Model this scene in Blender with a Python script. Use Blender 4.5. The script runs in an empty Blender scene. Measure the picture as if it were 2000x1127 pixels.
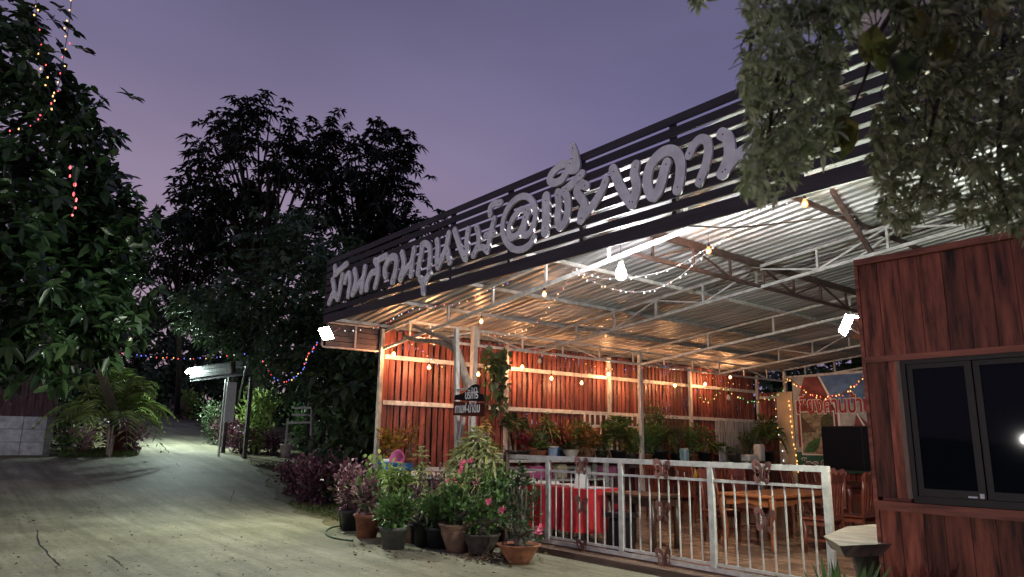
import bpy, bmesh, math, random
import numpy as np
from mathutils import Vector, Matrix
random.seed(7); RNG = np.random.default_rng(7)
rad = math.radians
S = bpy.context.scene
COL = S.collection

# ------------------------------------------------------------------ camera
CAM_H = 1.5
F_PX = 1396.97
_th, _a, _ro = rad(12.074), rad(141.076), rad(0.858)
_h = np.array([math.cos(_a), math.sin(_a), 0.]); _r = np.array([math.sin(_a), -math.cos(_a), 0.]); _up = np.array([0, 0, 1.])
_f = math.cos(_th)*_h + math.sin(_th)*_up
_u = -math.sin(_th)*_h + math.cos(_th)*_up
_r2 = math.cos(_ro)*_r + math.sin(_ro)*_u
_u2 = -math.sin(_ro)*_r + math.cos(_ro)*_u
CAM_R = np.array([_r2, _u2, _f]); CAM_C = np.array([0, 0, CAM_H])
cd = bpy.data.cameras.new('camera'); cam = bpy.data.objects.new('camera', cd); COL.objects.link(cam)
cd.sensor_width = 36; cd.lens = F_PX/2000*36; cd.clip_start = .05; cd.clip_end = 600
cam.matrix_world = Matrix(((_r2[0], _u2[0], -_f[0], 0), (_r2[1], _u2[1], -_f[1], 0), (_r2[2], _u2[2], -_f[2], CAM_H), (0, 0, 0, 1)))
cd.dof.use_dof = True; cd.dof.focus_distance = 11.0; cd.dof.aperture_fstop = 5.5
S.camera = cam

# ------------------------------------------------------------------ sky at dusk, exposure
W = bpy.data.worlds.new('World'); S.world = W; W.use_nodes = True
wn = W.node_tree.nodes; wl = W.node_tree.links; wn.clear()
wo = wn.new('ShaderNodeOutputWorld'); bg = wn.new('ShaderNodeBackground')
tc = wn.new('ShaderNodeTexCoord'); sx = wn.new('ShaderNodeSeparateXYZ'); wl.new(tc.outputs['Generated'], sx.inputs[0])
rp = wn.new('ShaderNodeValToRGB'); wl.new(sx.outputs['Z'], rp.inputs[0])
def ramp(node, first, last, mids):
    c = node.color_ramp; c.elements[0].position = 0; c.elements[0].color = first+(1,); c.elements[1].position = 1; c.elements[1].color = last+(1,)
    for p_, col_ in mids: e = c.elements.new(p_); e.color = col_+(1,)
# west (left) side still glows pink, the rest has gone blue-violet
ramp(rp, (.40, .26, .33), (.095, .092, .18), ((.12, (.37, .265, .35)), (.30, (.30, .232, .342)), (.45, (.185, .160, .275)), (.56, (.132, .118, .218))))
rp2 = wn.new('ShaderNodeValToRGB'); wl.new(sx.outputs['Z'], rp2.inputs[0])
ramp(rp2, (.29, .21, .32), (.095, .092, .18), ((.20, (.215, .185, .335)), (.35, (.165, .153, .295)), (.50, (.135, .124, .235)), (.62, (.122, .112, .21))))
cxy = wn.new('ShaderNodeCombineXYZ'); wl.new(sx.outputs['X'], cxy.inputs[0]); wl.new(sx.outputs['Y'], cxy.inputs[1])
nrm = wn.new('ShaderNodeVectorMath'); nrm.operation = 'NORMALIZE'; wl.new(cxy.outputs[0], nrm.inputs[0])
dot = wn.new('ShaderNodeVectorMath'); dot.operation = 'DOT_PRODUCT'; wl.new(nrm.outputs[0], dot.inputs[0]); dot.inputs[1].default_value = (-.995, .1, 0)
mra = wn.new('ShaderNodeMapRange'); mra.interpolation_type = 'SMOOTHSTEP'; mra.inputs[1].default_value = .62; mra.inputs[2].default_value = 1.0; wl.new(dot.outputs['Value'], mra.inputs[0])
mix = wn.new('ShaderNodeMixRGB'); wl.new(mra.outputs[0], mix.inputs[0]); wl.new(rp2.outputs[0], mix.inputs[1]); wl.new(rp.outputs[0], mix.inputs[2])
sky = wn.new('ShaderNodeTexSky'); sky.sky_type = 'NISHITA'; sky.sun_disc = False
sky.sun_elevation = rad(-3.5); sky.sun_rotation = rad(-95); sky.altitude = 300
nz = wn.new('ShaderNodeTexNoise'); nz.inputs['Scale'].default_value = 2.2; nz.inputs['Detail'].default_value = 4
mpw = wn.new('ShaderNodeMapping'); mpw.inputs['Scale'].default_value = (1, 1, 3.2); wl.new(tc.outputs['Generated'], mpw.inputs[0]); wl.new(mpw.outputs[0], nz.inputs[0])
mr = wn.new('ShaderNodeMapRange'); mr.inputs[1].default_value = .35; mr.inputs[2].default_value = .75; mr.inputs[3].default_value = .93; mr.inputs[4].default_value = 1.12
wl.new(nz.outputs[0], mr.inputs[0])
mu = wn.new('ShaderNodeVectorMath'); mu.operation = 'SCALE'; wl.new(mix.outputs[0], mu.inputs[0]); wl.new(mr.outputs[0], mu.inputs['Scale'])
sc_ = wn.new('ShaderNodeVectorMath'); sc_.operation = 'SCALE'; wl.new(sky.outputs[0], sc_.inputs[0]); sc_.inputs['Scale'].default_value = .06
ad = wn.new('ShaderNodeVectorMath'); ad.operation = 'ADD'; wl.new(mu.outputs[0], ad.inputs[0]); wl.new(sc_.outputs[0], ad.inputs[1])
wl.new(ad.outputs[0], bg.inputs[0]); bg.inputs[1].default_value = 1.0; wl.new(bg.outputs[0], wo.inputs[0])
S.view_settings.view_transform = 'Standard'; S.view_settings.look = 'None'
S.view_settings.exposure = 0.0; S.view_settings.gamma = 1.0; S.view_settings.use_curve_mapping = False
S.render.engine = 'CYCLES'
S.cycles.use_denoising = True; S.cycles.max_bounces = 5; S.cycles.diffuse_bounces = 3; S.cycles.glossy_bounces = 3
S.cycles.transmission_bounces = 4; S.cycles.transparent_max_bounces = 6; S.cycles.sample_clamp_indirect = 4
S.cycles.use_light_tree = True; S.cycles.caustics_reflective = False; S.cycles.caustics_refractive = False

# ------------------------------------------------------------------ placing helpers
def ray(x, y): return CAM_R.T @ np.array([(x-1000)/F_PX, -(y-563.5)/F_PX, 1.])
def at(x, y, X=None, Y=None, Z=None, D=None):
    """world point seen at photo pixel (x,y) on a given plane or at a given depth"""
    d = ray(x, y)
    if D is not None: t = D
    elif X is not None: t = (X-CAM_C[0])/d[0]
    elif Y is not None: t = (Y-CAM_C[1])/d[1]
    else: t = (Z-CAM_C[2])/d[2]
    return Vector(CAM_C + d*t)
def gz(x):
    s = -14.5-x
    if s <= 0: return 0.
    return .095*(math.sqrt(min(s, 34)**2+4)-2)
def gat(x, y):
    d = ray(x, y); t = 2.
    while t < 120:
        p = CAM_C+d*t
        if p[2] <= gz(p[0]): break
        t += .02
    return Vector(p)
def roofz(x): return 3.80+.107*(x+13.25)
def onroof(x, y, dz=0):
    d = ray(x, y); n = np.array([-.107, 0, 1.]); c = 3.8+dz+.107*13.25
    return Vector(CAM_C + d*((c-n@CAM_C)/(n@d)))

# ------------------------------------------------------------------ materials
MATS = {}
def nodes_of(name):
    m = bpy.data.materials.new(name); m.use_nodes = True
    return m, m.node_tree.nodes, m.node_tree.links, m.node_tree.nodes['Principled BSDF']
def mat(name, col, rough=.6, metal=0., var=.25, scale=6., stretch=(1, 1, 1), bump=.0, bscale=None, rand=.12, spec=.5, col2=None):
    """principled with noise-mixed colour, per-object variation and fine bump"""
    if name in MATS: return MATS[name]
    m, N, L, b = nodes_of(name)
    tc = N.new('ShaderNodeTexCoord'); mp = N.new('ShaderNodeMapping'); mp.inputs['Scale'].default_value = stretch
    oi = N.new('ShaderNodeObjectInfo'); va = N.new('ShaderNodeVectorMath'); va.operation = 'ADD'
    ml = N.new('ShaderNodeMath'); ml.operation = 'MULTIPLY'; ml.inputs[1].default_value = 37.
    L.new(oi.outputs['Random'], ml.inputs[0]); L.new(tc.outputs['Object'], va.inputs[0]); L.new(ml.outputs[0], va.inputs[1])
    L.new(va.outputs[0], mp.inputs[0])
    nz = N.new('ShaderNodeTexNoise'); nz.inputs['Scale'].default_value = scale; nz.inputs['Detail'].default_value = 5; nz.inputs['Roughness'].default_value = .62
    L.new(mp.outputs[0], nz.inputs[0])
    rp = N.new('ShaderNodeValToRGB'); c = np.array(col); c2 = np.array(col2) if col2 else c*(1-var*1.6)
    rp.color_ramp.elements[0].position = .3; rp.color_ramp.elements[0].color = tuple(np.clip(c2, 0, 1))+(1,)
    rp.color_ramp.elements[1].position = .68; rp.color_ramp.elements[1].color = tuple(np.clip(c*(1+var*.5), 0, 1))+(1,)
    L.new(nz.outputs[0], rp.inputs[0])
    hs = N.new('ShaderNodeHueSaturation'); mr = N.new('ShaderNodeMapRange')
    mr.inputs[3].default_value = 1-rand; mr.inputs[4].default_value = 1+rand
    L.new(oi.outputs['Random'], mr.inputs[0]); L.new(mr.outputs[0], hs.inputs['Value']); L.new(rp.outputs[0], hs.inputs['Color'])
    L.new(hs.outputs[0], b.inputs['Base Color'])
    b.inputs['Roughness'].default_value = rough; b.inputs['Metallic'].default_value = metal; b.inputs['Specular IOR Level'].default_value = spec
    if bump:
        bp = N.new('ShaderNodeBump'); bp.inputs['Strength'].default_value = bump; bp.inputs['Distance'].default_value = .02
        n2 = nz
        if bscale:
            n2 = N.new('ShaderNodeTexNoise'); n2.inputs['Scale'].default_value = bscale; n2.inputs['Detail'].default_value = 4; L.new(mp.outputs[0], n2.inputs[0])
        L.new(n2.outputs[0], bp.inputs['Height']); L.new(bp.outputs[0], b.inputs['Normal'])
    MATS[name] = m; return m
def leafmat(name, c1, c2, rough=.45, trans=.25, spec=.4, c3=None):
    """leaf: colour varies per leaf by the 'var' face attribute; light passes partly through"""
    if name in MATS: return MATS[name]
    m, N, L, b = nodes_of(name)
    a = N.new('ShaderNodeAttribute'); a.attribute_name = 'var'
    rp = N.new('ShaderNodeValToRGB'); rp.color_ramp.elements[0].color = c1+(1,); rp.color_ramp.elements[1].color = c2+(1,)
    if c3: e = rp.color_ramp.elements.new(.86); e.color = c3+(1,); rp.color_ramp.elements[1].position = .82
    L.new(a.outputs['Fac'], rp.inputs[0]); L.new(rp.outputs[0], b.inputs['Base Color'])
    b.inputs['Roughness'].default_value = rough; b.inputs['Specular IOR Level'].default_value = spec
    t = N.new('ShaderNodeBsdfTranslucent'); L.new(rp.outputs[0], t.inputs[0])
    mx = N.new('ShaderNodeMixShader'); mx.inputs[0].default_value = trans
    L.new(b.outputs[0], mx.inputs[1]); L.new(t.outputs[0], mx.inputs[2]); L.new(mx.outputs[0], N['Material Output'].inputs[0])
    MATS[name] = m; return m
def emit(name, col, strength):
    if name in MATS: return MATS[name]
    m, N, L, b = nodes_of(name)
    b.inputs['Base Color'].default_value = (.8, .8, .8, 1); b.inputs['Emission Color'].default_value = col+(1,); b.inputs['Emission Strength'].default_value = strength
    MATS[name] = m; return m

M_boards = mat('red_varnished_planks', (.25, .068, .052), .42, var=.5, scale=5, stretch=(3, 3, .35), bump=.25, rand=.35)
M_kiosk = mat('kiosk_wood', (.35, .095, .052), .48, spec=.2, var=.6, scale=4.5, stretch=(3, 3, .4), bump=.15, rand=.42)
M_kioskh = mat('kiosk_wood_rail', (.34, .105, .062), .46, spec=.2, var=.45, scale=5, stretch=(.4, 3, 3), bump=.15, rand=.2)
M_slat = mat('dark_fascia_paint', (.03, .022, .024), .55, var=.4, scale=4, stretch=(.4, 2, 4), rand=.3)
M_slat2 = mat('side_fascia_paint', (.10, .05, .05), .5, var=.35, scale=4, rand=.25)
M_white = mat('white_painted_steel', (.62, .61, .60), .45, var=.28, scale=9, bump=.05, rand=.08)
M_steel = mat('grey_primed_steel', (.38, .38, .39), .45, metal=.25, var=.3, scale=8, rand=.12)
M_dsteel = mat('dark_oxide_steel', (.085, .05, .045), .55, var=.4, scale=8, rand=.2)
M_post = mat('white_flaking_post', (.58, .55, .52), .6, var=.35, scale=7, stretch=(2, 2, .7), rand=.08)
M_roof = mat('galvanised_roof_sheet', (.46, .46, .48), .40, metal=.4, var=.42, scale=1.6, stretch=(.3, 4, 1), bump=.06, bscale=5, rand=.08)
M_letter = mat('pale_grey_sign_board', (.88, .87, .89), .6, var=.16, scale=5, rand=.03)
M_gate = mat('pale_grey_gate_paint', (.60, .59, .57), .42, var=.22, scale=10, bump=.05, rand=.06)
M_butter = mat('copper_brown_casting', (.22, .10, .085), .5, metal=.3, var=.35, scale=20, rand=.1)
M_tile = mat('wood_look_tile', (.27, .155, .10), .24, var=.42, scale=4, stretch=(1, 4, 1), rand=.38)
M_grout = mat('grout', (.12, .09, .07), .8, scale=10)
M_concrete = None
M_terra = mat('terracotta', (.30, .115, .06), .8, var=.35, scale=7, bump=.2, rand=.12)
M_clay = mat('weathered_clay', (.26, .155, .10), .85, var=.45, scale=6, bump=.3, rand=.1)
M_blackpot = mat('black_plastic_pot', (.018, .018, .020), .45, var=.3, scale=9, rand=.2)
M_greypot = mat('grey_plastic_pot', (.09, .085, .08), .6, var=.35, scale=8, rand=.15)
M_bluepot = mat('blue_glazed', (.03, .10, .28), .25, var=.2, scale=5)
M_soil = mat('potting_soil', (.045, .028, .018), .95, var=.5, scale=30, bump=.6)
M_cement = mat('cement_panel', (.17, .18, .165), .8, var=.35, scale=5, bump=.2)
M_slabtop = mat('white_slab', (.62, .60, .57), .5, var=.2, scale=7, bump=.08)
M_bark = mat('grey_bark', (.17, .135, .105), .9, var=.5, scale=7, stretch=(3, 3, .6), bump=.6)
M_barkd = mat('dark_bark', (.07, .055, .042), .9, var=.5, scale=7, stretch=(3, 3, .6), bump=.6)
M_pale = mat('peeled_branch', (.42, .34, .28), .7, var=.35, scale=9, stretch=(2, 2, .7), bump=.3)
M_chair = mat('mahogany_furniture', (.14, .033, .018), .3, var=.35, scale=7, stretch=(2, 2, .7), rand=.2)
M_table = mat('orange_teak', (.27, .085, .03), .28, var=.35, scale=6, stretch=(.5, 3, 2), rand=.15)
M_dtable = mat('dark_table_wood', (.055, .025, .016), .35, var=.35, scale=6, rand=.15)
M_red = mat('red_tablecloth', (.42, .012, .018), .8, var=.22, scale=9, bump=.15)
M_black = mat('black_plastic', (.012, .012, .014), .35, var=.2, scale=8)
M_screen = mat('dark_screen', (.003, .004, .008), .5, spec=.12, var=.1)
M_pink = mat('pink_plastic', (.62, .13, .30), .4, var=.1)
M_blue = mat('blue_plastic', (.05, .20, .50), .4, var=.1)
M_cream = mat('cream_board', (.62, .47, .32), .6, var=.1, scale=3)
M_plastic = mat('white_plastic', (.70, .70, .68), .4, var=.08)
M_lace = mat('lace_cloth', (.58, .36, .33), .9, var=.55, scale=28)
M_alu = mat('dark_window_frame', (.022, .014, .013), .45, metal=.0, spec=.25, var=.2)
M_hose = mat('green_hose', (.06, .10, .06), .5)
M_wire = mat('pale_cable', (.45, .43, .42), .5, var=.1)
M_dwire = mat('dark_cable', (.02, .02, .022), .5, var=.1)
M_signboard = mat('dark_sign_wood', (.022, .012, .014), .9, spec=.1, var=.4, scale=6, stretch=(.5, 2, 3), rand=.1)
M_signbrown = mat('brown_sign_wood', (.10, .028, .020), .9, spec=.1, var=.4, scale=6, stretch=(.5, 2, 3), rand=.1)
M_paint = mat('white_paint', (.80, .80, .80), .6, var=.06)
M_paintpink = mat('pink_paint', (.70, .35, .42), .6, var=.06)
M_slabtable = mat('weathered_slab', (.30, .24, .20), .55, var=.5, scale=5, stretch=(.6, 2.4, 1), bump=.3)
M_darkhouse = mat('old_house_planks', (.11, .05, .055), .75, var=.5, scale=5, stretch=(3, 3, .4), bump=.2, rand=.4)
M_walltile = mat('pale_wall_tile', (.48, .48, .52), .55, var=.3, scale=5, rand=.18)
M_thatch = mat('pale_shelter_sheet', (.13, .15, .14), .6, var=.4, scale=4, stretch=(1, 6, 1), bump=.2)
M_rattan = mat('rattan', (.36, .20, .10), .7, var=.3, scale=20)

def concrete_mat():
    m, N, L, b = nodes_of('worn_concrete')
    tc = N.new('ShaderNodeTexCoord')
    n1 = N.new('ShaderNodeTexNoise'); n1.inputs['Scale'].default_value = .55; n1.inputs['Detail'].default_value = 7; n1.inputs['Roughness'].default_value = .62
    n2 = N.new('ShaderNodeTexNoise'); n2.inputs['Scale'].default_value = 14; n2.inputs['Detail'].default_value = 6
    mp = N.new('ShaderNodeMapping'); mp.inputs['Rotation'].default_value = (0, 0, rad(38)); mp.inputs['Scale'].default_value = (.7, 2.6, 1)
    n3 = N.new('ShaderNodeTexNoise'); n3.inputs['Scale'].default_value = 1.4; n3.inputs['Detail'].default_value = 6
    L.new(tc.outputs['Object'], n1.inputs[0]); L.new(tc.outputs['Object'], n2.inputs[0]); L.new(tc.outputs['Object'], mp.inputs[0]); L.new(mp.outputs[0], n3.inputs[0])
    r1 = N.new('ShaderNodeValToRGB'); E = r1.color_ramp.elements
    E[0].position = .33; E[0].color = (.25, .235, .165, 1); E[1].position = .70; E[1].color = (.48, .46, .33, 1)
    L.new(n1.outputs[0], r1.inputs[0])
    r3 = N.new('ShaderNodeValToRGB'); E = r3.color_ramp.elements
    E[0].position = .50; E[0].color = (0, 0, 0, 1); E[1].position = .72; E[1].color = (1, 1, 1, 1); L.new(n3.outputs[0], r3.inputs[0])
    mx = N.new('ShaderNodeMixRGB'); mx.inputs[2].default_value = (.39, .38, .32, 1)
    mm = N.new('ShaderNodeMath'); mm.operation = 'MULTIPLY'; mm.inputs[1].default_value = .55; L.new(r3.outputs[0], mm.inputs[0])
    L.new(mm.outputs[0], mx.inputs[0]); L.new(r1.outputs[0], mx.inputs[1])
    m2 = N.new('ShaderNodeMixRGB'); m2.blend_type = 'MULTIPLY'; m2.inputs[0].default_value = .55; L.new(mx.outputs[0], m2.inputs[1])
    r2 = N.new('ShaderNodeValToRGB'); E = r2.color_ramp.elements; E[0].position = .3; E[0].color = (.5, .5, .48, 1); E[1].position = .65; E[1].color = (1, 1, 1, 1)
    L.new(n2.outputs[0], r2.inputs[0]); L.new(r2.outputs[0], m2.inputs[2])
    n4 = N.new('ShaderNodeTexNoise'); n4.inputs['Scale'].default_value = .23; n4.inputs['Detail'].default_value = 9; n4.inputs['Roughness'].default_value = .72; L.new(tc.outputs['Object'], n4.inputs[0])
    r4 = N.new('ShaderNodeValToRGB'); E = r4.color_ramp.elements; E[0].position = .40; E[0].color = (.60, .58, .54, 1); E[1].position = .58; E[1].color = (1, 1, 1, 1); L.new(n4.outputs[0], r4.inputs[0])
    mp5 = N.new('ShaderNodeMapping'); mp5.inputs['Rotation'].default_value = (0, 0, rad(-8)); mp5.inputs['Scale'].default_value = (.25, 3.2, 1); L.new(tc.outputs['Object'], mp5.inputs[0])
    n5 = N.new('ShaderNodeTexNoise'); n5.inputs['Scale'].default_value = 1.1; n5.inputs['Detail'].default_value = 8; n5.inputs['Roughness'].default_value = .7; L.new(mp5.outputs[0], n5.inputs[0])
    r5 = N.new('ShaderNodeValToRGB'); E = r5.color_ramp.elements; E[0].position = .36; E[0].color = (.58, .57, .54, 1); E[1].position = .62; E[1].color = (1.0, 1.0, 1.0, 1); L.new(n5.outputs[0], r5.inputs[0])
    n6 = N.new('ShaderNodeTexNoise'); n6.inputs['Scale'].default_value = 55; n6.inputs['Detail'].default_value = 3; L.new(tc.outputs['Object'], n6.inputs[0])
    r6 = N.new('ShaderNodeValToRGB'); E = r6.color_ramp.elements; E[0].position = .30; E[0].color = (.55, .53, .5, 1); E[1].position = .45; E[1].color = (1, 1, 1, 1); L.new(n6.outputs[0], r6.inputs[0])
    prev = m2
    for rr in (r4, r5, r6):
        mq = N.new('ShaderNodeMixRGB'); mq.blend_type = 'MULTIPLY'; mq.inputs[0].default_value = 1.0; L.new(prev.outputs[0], mq.inputs[1]); L.new(rr.outputs[0], mq.inputs[2]); prev = mq
    m2 = prev
    L.new(m2.outputs[0], b.inputs['Base Color']); b.inputs['Roughness'].default_value = .72; b.inputs['Specular IOR Level'].default_value = .35
    bp = N.new('ShaderNodeBump'); bp.inputs['Strength'].default_value = .5; bp.inputs['Distance'].default_value = .03
    ad = N.new('ShaderNodeMath'); ad.operation = 'ADD'; L.new(n1.outputs[0], ad.inputs[0])
    m3 = N.new('ShaderNodeMath'); m3.operation = 'MULTIPLY'; m3.inputs[1].default_value = .25; L.new(n2.outputs[0], m3.inputs[0]); L.new(m3.outputs[0], ad.inputs[1])
    L.new(ad.outputs[0], bp.inputs['Height']); L.new(bp.outputs[0], b.inputs['Normal'])
    return m
M_concrete = concrete_mat()
M_earth = mat('dry_earth', (.15, .125, .065), .95, var=.45, scale=1.6, bump=.6, bscale=16, col2=(.06, .06, .028))
M_crack = mat('crack_line', (.018, .016, .013), .95)

def glassmat():
    m, N, L, b = nodes_of('window_glass')
    b.inputs['Base Color'].default_value = (.012, .016, .022, 1); b.inputs['Roughness'].default_value = .03
    b.inputs['Specular IOR Level'].default_value = .22
    t = N.new('ShaderNodeBsdfTransparent'); t.inputs[0].default_value = (.55, .6, .62, 1)
    mx = N.new('ShaderNodeMixShader'); mx.inputs[0].default_value = .5
    L.new(b.outputs[0], mx.inputs[1]); L.new(t.outputs[0], mx.inputs[2]); L.new(mx.outputs[0], N['Material Output'].inputs[0])
    return m
M_glass = glassmat()
def bulbglass():
    m, N, L, b = nodes_of('clear_bulb_glass'); b.inputs['Base Color'].default_value = (.8, .75, .72, 1); b.inputs['Roughness'].default_value = .12
    t = N.new('ShaderNodeBsdfTransparent'); mx = N.new('ShaderNodeMixShader'); mx.inputs[0].default_value = .45
    L.new(b.outputs[0], mx.inputs[1]); L.new(t.outputs[0], mx.inputs[2]); L.new(mx.outputs[0], N['Material Output'].inputs[0])
    return m
M_bulbglass = bulbglass()
E_warm = emit('warm_bulb_glow', (1., .50, .20), 22)
E_led = emit('white_led_glow', (1., .98, 1.), 60)
E_flood = emit('flood_panel_glow', (.86, 1., .97), 40)
E_dot = {c: emit('fairy_'+c, v, s) for c, v, s in (('red', (1, .05, .06), 2.2), ('gold', (1, .5, .13), 2.6), ('blue', (.12, .15, 1), 1.8), ('green', (.2, .9, .35), 1.2), ('white', (.95, .93, 1), 2.))}

# ------------------------------------------------------------------ mesh builder
class MB:
    def __init__(s): s.v = []; s.f = []
    def add(s, vs, fs):
        o = len(s.v); s.v += [tuple(p) for p in vs]; s.f += [tuple(i+o for i in q) for q in fs]; return s
    def box(s, x0, x1, y0, y1, z0, z1):
        return s.add([(x0, y0, z0), (x1, y0, z0), (x1, y1, z0), (x0, y1, z0), (x0, y0, z1), (x1, y0, z1), (x1, y1, z1), (x0, y1, z1)],
                     [(0, 3, 2, 1), (4, 5, 6, 7), (0, 1, 5, 4), (1, 2, 6, 5), (2, 3, 7, 6), (3, 0, 4, 7)])
    def bar(s, p, q, w, h=None, up=(0, 0, 1)):
        """rectangular bar from p to q, w wide and h deep"""
        h = w if h is None else h; p = Vector(p); q = Vector(q); d = (q-p).normalized(); up = Vector(up)
        a = d.cross(up)
        if a.length < 1e-4: a = d.cross(Vector((1, 0, 0)))
        a.normalize(); b = a.cross(d); a *= w/2; b *= h/2
        return s.add([p-a-b, p+a-b, p+a+b, p-a+b, q-a-b, q+a-b, q+a+b, q-a+b], [(0, 1, 2, 3), (7, 6, 5, 4), (0, 4, 5, 1), (1, 5, 6, 2), (2, 6, 7, 3), (3, 7, 4, 0)])
    def tube(s, pts, rs, n=8, cap=True):
        pts = [Vector(p) for p in pts]
        if not hasattr(rs, '__len__'): rs = [rs]*len(pts)
        vs = []; fs = []; prev = None
        for i, p in enumerate(pts):
            d = (pts[min(i+1, len(pts)-1)]-pts[max(i-1, 0)])
            d = d.normalized() if d.length > 1e-9 else Vector((0, 0, 1))
            a = d.cross(Vector((0, 0, 1)) if abs(d.z) < .95 else Vector((1, 0, 0))) if prev is None else prev-d*prev.dot(d)
            if a.length < 1e-5: a = d.orthogonal()
            a.normalize(); prev = a; b = d.cross(a)
            for k in range(n):
                t = 2*math.pi*k/n; vs.append(p+a*(math.cos(t)*rs[i])+b*(math.sin(t)*rs[i]))
        for i in range(len(pts)-1):
            for k in range(n): fs.append((i*n+k, i*n+(k+1) % n, (i+1)*n+(k+1) % n, (i+1)*n+k))
        if cap: fs.append(tuple(range(n-1, -1, -1))); fs.append(tuple(range((len(pts)-1)*n, len(pts)*n)))
        return s.add(vs, fs)
    def lathe(s, prof, c=(0, 0, 0), n=20, wob=None):
        vs = []; fs = []
        for (r, z) in prof:
            for k in range(n):
                t = 2*math.pi*k/n; rr = r*(1+(wob(t, z) if wob else 0)); vs.append((c[0]+rr*math.cos(t), c[1]+rr*math.sin(t), c[2]+z))
        for i in range(len(prof)-1):
            for k in range(n): fs.append((i*n+k, i*n+(k+1) % n, (i+1)*n+(k+1) % n, (i+1)*n+k))
        return s.add(vs, fs)
    def disc(s, c, r, n=16):
        return s.add([(c[0]+r*math.cos(2*math.pi*k/n), c[1]+r*math.sin(2*math.pi*k/n), c[2]) for k in range(n)], [tuple(range(n))])
    def ball(s, c, r, n=10, m=6, sz=(1, 1, 1)):
        prof = [(max(1e-4, math.sin(math.pi*i/m)), -math.cos(math.pi*i/m)) for i in range(m+1)]; vs = []; fs = []
        for (rr, z) in prof:
            for k in range(n): t = 2*math.pi*k/n; vs.append((c[0]+r*sz[0]*rr*math.cos(t), c[1]+r*sz[1]*rr*math.sin(t), c[2]+r*sz[2]*z))
        for i in range(m):
            for k in range(n): fs.append((i*n+k, i*n+(k+1) % n, (i+1)*n+(k+1) % n, (i+1)*n+k))
        return s.add(vs, fs)
    def prism(s, poly, fn, d0, d1):
        """2-D outline extruded: fn(u, v, depth) -> point"""
        n = len(poly); vs = [fn(u, v, d0) for u, v in poly]+[fn(u, v, d1) for u, v in poly]
        return s.add(vs, [tuple(range(n)), tuple(range(2*n-1, n-1, -1))]+[(i, i+n, (i+1) % n+n, (i+1) % n) for i in range(n)])
    def mesh(s, name, off=(0, 0, 0), smooth=False):
        me = bpy.data.meshes.new(name); off = Vector(off)
        me.from_pydata([Vector(p)-off for p in s.v], [], s.f); me.validate()
        if smooth: me.polygons.foreach_set('use_smooth', [True]*len(me.polygons))
        return me
def bevel_box(name, sx, sy, sz, bev=.004):
    bm = bmesh.new(); bmesh.ops.create_cube(bm, size=1); bmesh.ops.scale(bm, vec=(sx, sy, sz), verts=bm.verts)
    bmesh.ops.bevel(bm, geom=bm.edges[:], offset=bev, segments=1, affect='EDGES'); me = bpy.data.meshes.new(name); bm.to_mesh(me); bm.free(); return me

def link(o, parent=None):
    COL.objects.link(o)
    if parent is not None: o.parent = parent
    return o
def tag(o, label=None, cat=None, group=None, kind=None):
    if label: o['label'] = label
    if cat: o['category'] = cat
    if group: o['group'] = group
    if kind: o['kind'] = kind
    return o
class Thing:
    def __init__(s, name, label, cat, loc=(0, 0, 0), group=None, rz=0):
        s.o = link(bpy.data.objects.new(name, None)); s.o.empty_display_size = .1; s.loc = Vector(loc); s.o.location = s.loc; s.o.rotation_euler[2] = rz
        tag(s.o, label, cat, group)
    def part(s, name, mb, m, parent=None, smooth=False, label=None, kind=None, local=False):
        """part from world-space (or local) geometry"""
        me = mb if isinstance(mb, bpy.types.Mesh) else mb.mesh(name, (0, 0, 0) if local else s.loc, smooth)
        if m is not None and not me.materials: me.materials.append(m)
        o = link(bpy.data.objects.new(name, me), parent or s.o); tag(o, label, kind=kind); return o
    def inst(s, name, me, m, loc, rot=(0, 0, 0), scl=(1, 1, 1), parent=None):
        if m is not None and not me.materials: me.materials.append(m)
        o = link(bpy.data.objects.new(name, me), parent or s.o)
        o.location = Vector(loc)-s.loc; o.rotation_euler = rot; o.scale = scl; return o
def single(name, mb, m, label, cat, loc=(0, 0, 0), group=None, smooth=False):
    me = mb.mesh(name, loc, smooth); me.materials.append(m); o = link(bpy.data.objects.new(name, me)); o.location = loc; return tag(o, label, cat, group)
def struct(name, mb, m, parent=None, smooth=False):
    me = mb.mesh(name, (0, 0, 0), smooth); me.materials.append(m); o = link(bpy.data.objects.new(name, me), parent)
    if parent is None: o['kind'] = 'structure'
    return o
def copy_thing(src, loc, label, rz=None, scale=1., group=None):
    r = src.copy(); COL.objects.link(r); r.location = loc; r['label'] = label
    if rz is not None: r.rotation_euler[2] = rz
    r.scale = (scale,)*3
    if group: r['group'] = group
    for ch in list(src.children):
        c = ch.copy(); COL.objects.link(c); c.parent = r
        for gch in list(ch.children):
            q = gch.copy(); COL.objects.link(q); q.parent = c
    return r

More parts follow.
